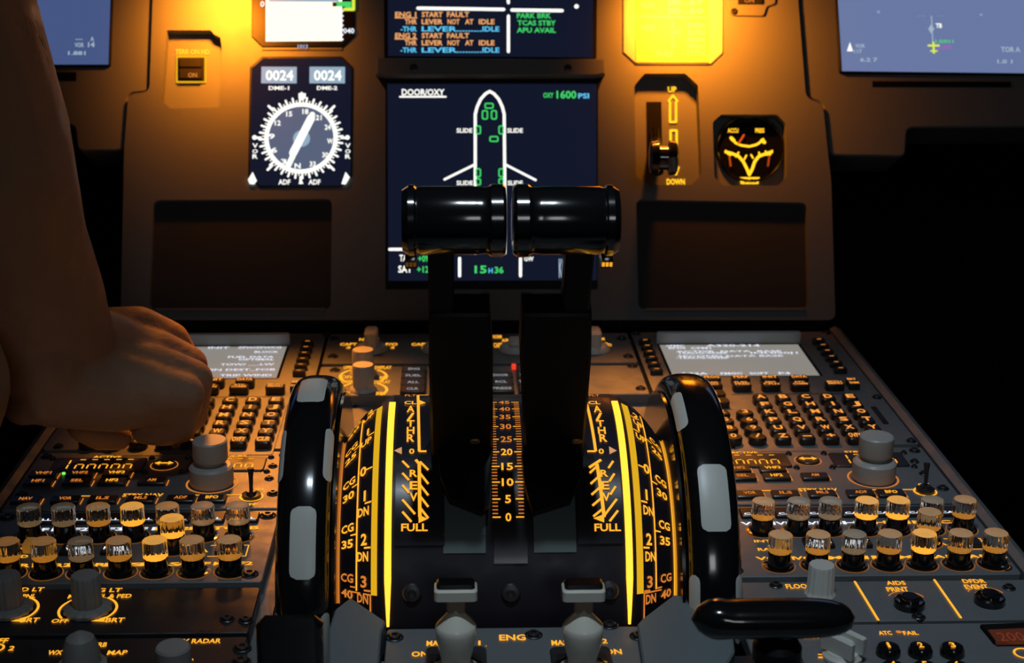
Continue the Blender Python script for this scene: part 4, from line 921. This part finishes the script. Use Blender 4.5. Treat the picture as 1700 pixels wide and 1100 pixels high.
# ---- trim wheels
def wheel(side):
    Xc = -.0892 if side < 0 else .1018; Rw = .098; w_ = .0128; dep = .014
    r = thing('trim_wheel', ('left' if side < 0 else 'right')+' black trim wheel with white rim patches beside the curved scale', 'trim wheel', Frame((Xc, QY, QZ)), 'pitch trim wheels')
    def tm(phi, s, h=0):
        a = s/Rw; e = .55
        cphi, sphi = cos(phi), sin(phi)
        rr = Rw-dep*(1-abs(cphi)**e)+h*cphi
        return cyl(Xc+(w_*(abs(sphi)**.75)*(1 if sphi >= 0 else -1)+h*sphi), a, rr)
    b = MB(tm); n = 120; k = 18; vs = []; fs = []
    for i in range(n):
        for j in range(k+1): vs.append((-pi/2+pi*j/k, 2*pi*Rw*i/n, 0))
    for i in range(n):
        for j in range(k): i2 = (i+1) % n; fs.append((i*(k+1)+j, i*(k+1)+j+1, i2*(k+1)+j+1, i2*(k+1)+j))
    b.add(vs, fs, BLK); b.build('tyre', r, ang=60)
    b = MB(); n = 64
    for sx in (-1, 1):
        vs = []; fs = []; pr = [(.0865, .0125), (.084, .0120), (.074, .0085), (.05, .0095), (.02, .0095), (0, .0095)]; m_ = len(pr)
        for i in range(n):
            for R_i, xo in pr: vs.append(tuple(cyl(Xc+sx*xo, 2*pi*i/n, R_i)))
        for i in range(n):
            for j in range(m_-1): i2 = (i+1) % n; fs.append((i*m_+j, i2*m_+j, i2*m_+j+1, i*m_+j+1))
        b.add(vs, fs, BLK)
    b.build('wheel_disc', r)
    marks = []
    def mark(phi0, phi1, s0, s1):
        m = MB(tm); N = 10; rc = .004; vs = []; fs = []; ns = 24
        for i in range(ns+1):
            v = i/ns; s_ = s0+(s1-s0)*v; d_ = min(v, 1-v)*(s1-s0); ins = 0
            if d_ < rc: ins = (rc-math.sqrt(max(0, rc*rc-(rc-d_)**2)))/(w_*1.4)
            a_, c_ = phi0+ins, phi1-ins
            for j in range(N+1): vs.append((a_+(c_-a_)*j/N, s_, .0003))
        for i in range(ns):
            for j in range(N): fs.append((i*(N+1)+j, i*(N+1)+j+1, (i+1)*(N+1)+j+1, (i+1)*(N+1)+j))
        m.add(vs, fs, WHT); m.build('white_patch', r)
    def ws(px, py): return inv(lambda u, v: tm(u, v, .0003), px, py, (0, .06))
    def srange(px, ytop, ybot): return ws(px, ybot)[1], ws(px, ytop)[1]
    if side < 0:
        s0, s1 = srange(501, 840, 962); L = s1-s0; gap = L*.95
        mark(-.30, .42, s0, s1); 
        a0, a1 = srange(535, 706, 795); mark(.62, 1.25, a0, a1); mark(-1.35, -.75, a0, a1)
        mark(-.45, .40, s0+(a0-s0)*2+.002, s1+(a0-s0)*2); mark(.62, 1.25, a0-(a0-s0)*2, a1-(a0-s0)*2); mark(-1.35, -.75, a0-(a0-s0)*2, a1-(a0-s0)*2)
    else:
        s0, s1 = srange(1183, 770, 882); mark(-.42, .48, s0, s1)
        a0, a1 = srange(1128, 655, 716); mark(-1.25, -.5, a0, a1+.004); d = a0-s0
        mark(-1.2, -.55, s0-(s1-s0)*1.62, s0-(s1-s0)*.60); mark(.6, 1.2, s0-(s1-s0)*1.62, s0-(s1-s0)*.60)
        mark(-.42, .42, s0-(s1-s0)*2.4, s0-(s1-s0)*1.55)
    return r
wheel(-1); wheel(1)

# ---- thrust levers
ANG = rad(63.5)
RD = Vector((0, -cos(ANG), sin(ANG))); TD = Vector((0, sin(ANG), cos(ANG)))
LFM = Frame((0, QY, QZ), (1, 0, 0), tuple(RD), tuple(-TD))     # x right, y radial (up the lever), z toward the viewer
def lever(side):
    X = (lambda px, py: LFM.at(px, py, 0))
    g0, g1 = ((668, 841) if side < 0 else (850, 1026)); cy_ = 366
    r = thing('thrust_lever', ('left' if side < 0 else 'right')+' black thrust lever with horizontal cylindrical grip', 'lever', LFM.sub(X((g0+g1)/2, 740)[0], QR), 'thrust levers')
    a, yc = X(g0, cy_); c, _ = X(g1, cy_); rg = .0149; L = c-a
    b = MB(LFM); n = 40
    prof = [(0, .0), (.86, .0), (.97, .0025/.044), (1.0, .06), (1.0, .115), (.93, .135), (.93, .16), (.955, .18), (.955, .72), (.93, .80), (.97, .83), (1.02, .85), (1.02, .96), (.95, .99), (.7, 1.0), (0, 1.0)]
    if side > 0: prof = [(p, 1-q) for p, q in prof][::-1]
    vs = []; k = len(prof)
    for i in range(n):
        t = 2*pi*i/n
        for R_i, q in prof: vs.append((a+L*q, yc+rg*R_i*cos(t), rg*R_i*sin(t)))
    fs = []
    for i in range(n):
        for j in range(k-1): i2 = (i+1) % n; fs.append((i*k+j, i*k+j+1, i2*k+j+1, i2*k+j))
    b.add(vs, fs, BLK); b.build('grip', r)
    A0, A1 = (711, 754) if side < 0 else (935, 981)
    x0, x1 = X(A0, 460)[0], X(A1, 460)[0]; yt = yc-rg*.8; ym = X(780, 503)[1]; yl = X(780, 744)[1]
    b = MB(LFM); b.slab([(x0, ym-.01), (x1, ym-.01), (x1, yt), (x0, yt)], -.006, .006, SATIN, .001); b.build('lever_arm', r)
    if side < 0: q = [X(712, 503), X(813, 503), X(818, 575), X(818, 742), X(716, 742), X(712, 575)]
    else: q = [X(866, 503), X(981, 503), X(983, 575), X(965, 742), X(870, 742), X(862, 575)]
    if side > 0: q = [X(866, 503), X(981, 503), X(980, 575), X(967, 742), X(870, 742), X(862, 575)]
    b = MB(LFM); b.slab(roundc(q, .001, 2), -.0075, .0075, SATIN, .0012); b.build('lever_body', r)
    if side < 0: q = [(727, 742), (731, 790), (746, 826), (800, 849), (812, 838), (818, 742)]
    else: q = [(866, 742), (871, 800), (884, 850), (948, 828), (962, 795), (966, 742)]
    b = MB(); h_ = .0028; top = []; bot = []
    for p in q:
        u, v = inv(lambda X_, a_: cyl(X_, a_, QR+.010), p[0], p[1], (0, 1.0)); top.append(cyl(u, v, QR+.010)); bot.append(cyl(u, v, QR+.0015))
    n = len(q); vs = [tuple(v) for v in bot+top]; fs = [(i, (i+1) % n, n+(i+1) % n, n+i) for i in range(n)]+[tuple(range(n, 2*n)), tuple(reversed(range(n)))]
    b.add(vs, fs, SATIN); b.build('lever_foot', r, smooth=False)
    # disconnect button under the outer end of the grip
    bx0, bx1 = ((673, 692) if side < 0 else (996, 1016))
    u0, v0 = X(bx0, 430); u1, v1 = X(bx1, 414)
    b = MB(LFM); b.slab(rrect((u0+u1)/2, (v0+v1)/2, abs(u1-u0), abs(v1-v0)*1.2, .0008, 3), -.003, .0065, BLK, .0008)
    um, vm = (u0+u1)/2, (v0+v1)/2
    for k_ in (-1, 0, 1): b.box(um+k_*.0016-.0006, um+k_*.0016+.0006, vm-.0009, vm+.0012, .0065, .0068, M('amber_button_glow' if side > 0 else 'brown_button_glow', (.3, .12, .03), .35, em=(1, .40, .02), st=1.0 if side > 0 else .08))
    b.build('disconnect_button', r)
    b = MB(LFM)
    for px in ((740, 797) if side < 0 else (880, 951)): u, v = X(px, 750); b.slab(rrect(u, v+.0006, .0026, .0022, .0005, 2), .004, .0079, M('brass_glint', (.8, .5, .2), .25, metal=1), .0004)  # small metal pads modelled in place of reflection glints
    b.build('glint_pad', r)
    b = MB(LFM); u, v = X(788 if side < 0 else 956, 712); b.slab(rrect(u, v, .0050, .0032, .0014, 3), .007, .0083, M('bronze_glint', (.35, .2, .08), .45, metal=.6), .0004); b.build('glint_tag', r)  # bronze pad added as a painted glint on the lever body
lever(-1); lever(1)

# ================================================================== CENTRE REAR: engine panel, master levers, side covers
r = thing('engine_start_unit', 'grey engine start panel marked ENG between the two white levers', 'control panel', PED.sub(.006, .6))
yt = PED.at(848, 1041)[1]
b = MB(); x0, x1 = PED.at(641, 1060)[0], PED.at(1066, 1060)[0]
b.slab(roundc([(x0, .53), (x1, .53), (x1, yt), (x0, yt)], .002), -.0073, 0, PAINT, .0005); b.build('faceplate', r, ang=20)
b = MB(); T('MASTER', 708, 758, 1071, 1063); T('1', 792, 800, 1070, 1063); T('ENG', 829, 873, 1062, 1053); T('MASTER', 916, 966, 1070, 1062); T('2', 1000, 1009, 1067, 1060); T('ON', 683, 711, 1089, 1081); T('ON', 1004, 1033, 1085, 1077); T('.', 806, 808, 1072, 1066)
b.build('lettering', r, smooth=False)
b = MB()
for px in (757, 966): b = MB(); x, y = PED.at(px, 1100); b.slab(rrect(x, y-.004, .027, .034, .003), 0, .0012, DARKP, .0006); b.build('slot_plate', r)
screws(r, PED, [PED.at(655, 1058), PED.at(1060, 1056), PED.at(1012, 1038), PED.at(886, 1054)], .0033)
IV = M('ivory_lever', (.68, .67, .58), .28, coat=.3)
def master(side):
    px = 757 if side < 0 else 966; x, y = PED.at(px, 1115)
    r = thing('engine_master_lever', ('left' if side < 0 else 'right')+' ivory engine master lever with flat black-topped cap', 'lever', PED.sub(x, y), 'engine master levers')
    b = MB(); b.lathe(x, y, [(.0102, 0), (.0102, .002), (.0060, .0032), (.0060, .0052), (.0075, .0115), (.0085, .0165), (.0088, .0200), (.0088, .0222), (.0082, .0234), (.0044, .0278), (.0026, .0300), (.0024, .0318)], IV, 40); b.build('lever_barrel', r)
    b = MB(); b.slab(rrect(x, y, .0078, .0050, .0015), .0295, .0366, M('neck_tan', (.3, .22, .15), .5)); b.build('neck', r)
    b = MB(); b.slab(rrect(x+(0 if side < 0 else -.0003), y, .0182, .0105, .002, 5), .0364, .0414, IV, .0008); hd = b.build('lever_head', r)
    b = MB(); b.slab(rrect(x+(0 if side < 0 else -.0003), y+.0004, .0164, .0085, .0016, 5), .0411, .0431, BLK, .0009); b.build('head_inlay', hd)
    b = MB(); b.lathe(x, y, [(.0125, .0001), (.0125, .002), (.0105, .003), (.0095, .0012)], BLK, 32); b.build('collar', r)
    b = MB(Frame((x, y-.0072, .0068), (1, 0, 0), (0, 0, 1), (0, -1, 0))); b.lathe(0, 0, [(.0014, -.002), (.0014, .0006), (0, .0006)], SATIN, 14); b.build('set_screw', r)
master(-1); master(1)
# blue-grey side covers
CV = M('cover_paint', (.12, .15, .165), .5, bump=.2)
zc_ = .006
b = MB(); b.slab(roundc(ppoly(PED, [(545, 1130), (545, 1046), (556, 1010), (582, 990), (641, 1030), (633, 1048), (626, 1130)], zc_), .001, 2), -.0073, zc_, CV, .0008); tag(b.build('lever_cover', ang=20), 'blue-grey pointed cover plate at the foot of the left trim scale', 'cover plate', 'pointed cover plates')
b = MB(); b.slab(roundc(ppoly(PED, [(1058, 1035), (1068, 1024), (1118, 986), (1160, 992), (1215, 1030), (1220, 1080), (1190, 1130), (1072, 1130)], zc_), .001, 2), -.0073, zc_, CV, .0008); cvr = tag(b.build('lever_cover', ang=20), 'blue-grey pointed cover plate at the foot of the right trim scale', 'cover plate', 'pointed cover plates')
# speed brake lever
hz = .040
r = thing('speed_brake_lever', 'glossy black block-shaped lever handle at the bottom left of the quadrant', 'lever', PED.sub(*PED.at(483, 1100)))
x0, y_ = PED.at(427, 1012, hz); x1, _ = PED.at(538, 1012, hz)
b = MB(); b.slab(rrect((x0+x1)/2, y_-.006, x1-x0, .010, .004, 6), .012, hz, BLK, .0035); b.build('handle', r)
b = MB(); b.box((x0+x1)/2-.005, (x0+x1)/2+.005, y_-.012, y_-.004, -.007, .014, SATIN); b.build('stem', r)
# flap lever
hz = .052
r = thing('flap_lever', 'glossy black T-shaped flap lever handle at the bottom right of the quadrant', 'lever', PED.sub(*PED.at(1285, 1100)))
x0, y_ = PED.at(1148, 1016, hz); x1, _ = PED.at(1423, 1016, hz); xc = (x0+x1)/2; hw = (x1-x0)/2
b = MB(); N = 26; n = 24; vs = []; fs = []
for i in range(N+1):
    u = -1+2*i/N; e = (1-abs(u)**4.5)**.5 if abs(u) < 1 else .0
    hh = (.0070 if u > -.55 else .0070+.0018*(1-abs(u+.75)/.25 if abs(u+.75) < .25 else 0))*max(e, .02); dd = .0095*max(e, .02)
    for j in range(n):
        t = 2*pi*j/n; ct_, st_ = cos(t), sin(t)
        vs.append((xc+hw*u, y_+dd*(abs(ct_)**.8)*(1 if ct_ > 0 else -1), hz-.003+hh*(abs(st_)**.8)*(1 if st_ > 0 else -1)))
for i in range(N):
    for j in range(n): j2 = (j+1) % n; fs.append((i*n+j, i*n+j2, (i+1)*n+j2, (i+1)*n+j))
fs += [tuple(range(n)), tuple(N*n+j for j in range(n))]
b.add(vs, fs, BLK); b.build('handle', r, ang=60)
xs_ = PED.at(1274, 1060, .03)[0]
b = MB(); b.lathe(xs_, y_, [(.0082, .0395), (.0098, .037), (.0098, .031), (.0085, .0295)], SATIN, 28); b.lathe(xs_, y_, [(.0062, .030), (.0058, -.007)], SATIN, 24); b.build('stem', r)
b = MB(); b.slab(rrect(xs_+.008, y_-.002, .006, .008, .002), .026, .030, SCREW, .001); b.build('latch', r)
b = MB(); b.slab(ppoly(PED, [(1150, 1092), (1330, 1087), (1345, 1130), (1145, 1130)], .0005), -.0073, .0012, DARKP, .0005); b.build('gate_plate', r)

# ================================================================== PERSON: forearm and hand on the left keypad
SKIN = M('skin', (.36, .215, .135), .55, bump=.5, grain=.1, spec=.35, sss=.05)
for n_ in SKIN.node_tree.nodes:
    if n_.type == 'BUMP': n_.inputs['Distance'].default_value = .0016; n_.inputs['Strength'].default_value = .35
    if n_.type == 'TEX_NOISE' and n_.inputs['Scale'].default_value > 1000: n_.inputs['Scale'].default_value = 260; n_.inputs['Detail'].default_value = 5
def capsule(b, p, q, r0, r1, m=None, n=16, k=6):
    p, q = Vector(p), Vector(q); d = q-p; L = d.length; d.normalize(); u = d.cross(Vector((.3, .2, .9))).normalized(); v = d.cross(u)
    rings = [(-r0*cos(pi/2*i/k), r0*sin(pi/2*i/k)) for i in range(k+1)]+[(L+r1*sin(pi/2*i/k), r1*cos(pi/2*i/k)) for i in range(k+1)]
    vs = []; fs = []
    for z_, r_ in rings:
        for j in range(n): vs.append(tuple(p+d*z_+(u*cos(2*pi*j/n)+v*sin(2*pi*j/n))*max(r_, 1e-5)))
    for i in range(len(rings)-1):
        for j in range(n): j2 = (j+1) % n; fs.append((i*n+j, i*n+j2, (i+1)*n+j2, (i+1)*n+j))
    fs += [tuple(reversed(range(n))), tuple((len(rings)-1)*n+j for j in range(n))]
    b.add(vs, fs, m or SKIN)
def chain(b, pts):
    """pts: (px, py, depth, radius)"""
    w_ = [(pt3(*p[:3]), p[3]) for p in pts]
    for (p, a), (q, c) in zip(w_, w_[1:]): capsule(b, p, q, a, c)
root = thing('person', 'bare hairy forearm and curled hand reaching over the left keypad', 'person', Frame(tuple(pt3(70, 560, .80))))
b = MB()
capsule(b, pt3(-250, -260, .60), (-.46, .22, .52), .050, .060)
chain(b, [(-250, -260, .60, .050), (-122, 20, .66, .047), (-48, 230, .71, .046), (10, 400, .765, .0405), (62, 500, .80, .036), (95, 560, .82, .031)])
chain(b, [(10, 470, .79, .028), (60, 600, .80, .024), (85, 645, .81, .021), (190, 655, .83, .021), (262, 655, .835, .0175)])      # heel of the hand
chain(b, [(95, 570, .83, .027), (170, 590, .85, .026), (225, 612, .86, .0235)])
K_ = {'little': [(110, 610, .83, .018), (270, 652, .828, .014), (306, 655, .832, .0118), (300, 702, .842, .0095), (262, 716, .848, .0085), (238, 716, .853, .0075)],
      'ring': [(110, 590, .84, .018), (280, 620, .845, .014), (320, 630, .85, .0118), (318, 690, .862, .0095), (280, 716, .870, .0088), (250, 718, .876, .0078)],
      'middle': [(110, 575, .85, .018), (262, 585, .865, .0135), (312, 606, .87, .0118), (322, 665, .885, .0095), (300, 716, .893, .0086), (280, 730, .897, .0076)],
      'index': [(110, 560, .86, .017), (230, 545, .88, .0135), (282, 566, .89, .0120), (312, 612, .905, .0098), (306, 672, .907, .0088), (300, 706, .903, .0076)],
      'thumb': [(100, 620, .855, .018), (135, 665, .865, .014), (140, 705, .868, .0105), (165, 722, .872, .0092), (198, 726, .878, .0078)]}
for v_ in K_.values(): chain(b, v_)
chain(b, [(60, 660, .80, .016), (40, 670, .80, .012)])
arm = b.build('body', root)
md = arm.modifiers.new('remesh', 'REMESH'); md.mode = 'VOXEL'; md.voxel_size = .0022; md.use_smooth_shade = True
md = arm.modifiers.new('smooth', 'SMOOTH'); md.factor = .6; md.iterations = 7
b = MB(); 
for i in range(420):
    t = random.random(); P_ = [(-130, 20, .66, .047), (-62, 230, .71, .045), (-6, 400, .765, .039)]
    k = 0 if t < .5 else 1; u = (t*2) % 1; A_, B_ = P_[k], P_[k+1]
    c = pt3(*[A_[j]+(B_[j]-A_[j])*u for j in range(3)]); rr = A_[3]+(B_[3]-A_[3])*u; ax_ = (pt3(*B_[:3])-pt3(*A_[:3])).normalized()
    s_ = ax_.cross(FW).normalized()
    if s_.dot(RT) < 0: s_ = -s_
    th_ = random.uniform(-.5, 1.3); d_ = (s_*cos(th_)-FW*sin(th_)).normalized(); p0 = c+d_*(rr-.001); p1 = p0+d_*.003+ax_*.004; p2 = p1+d_*.001+ax_*.006
    b.tube([p0, p1, p2], [.00012, .0001, .00004], SKH if 'SKH' in globals() else M('arm_hair_brown', (.10, .06, .04), .6), 4, False)
h_ = b.build('arm_hair', root); h_['kind'] = 'stuff'
b = MB(); KN = pt3(-142, 640, .69); CLO = M('khaki_cloth', (.30, .19, .11), .8, bump=.4)
capsule(b, KN, (-.56, .82, -.42), .043, .036, CLO); capsule(b, KN, (-.56, .12, .0), .043, .075, CLO)
lg = b.build('trousers', root); md = lg.modifiers.new('remesh', 'REMESH'); md.mode = 'VOXEL'; md.voxel_size = .006; md.use_smooth_shade = True
md = lg.modifiers.new('smooth', 'SMOOTH'); md.factor = .6; md.iterations = 6
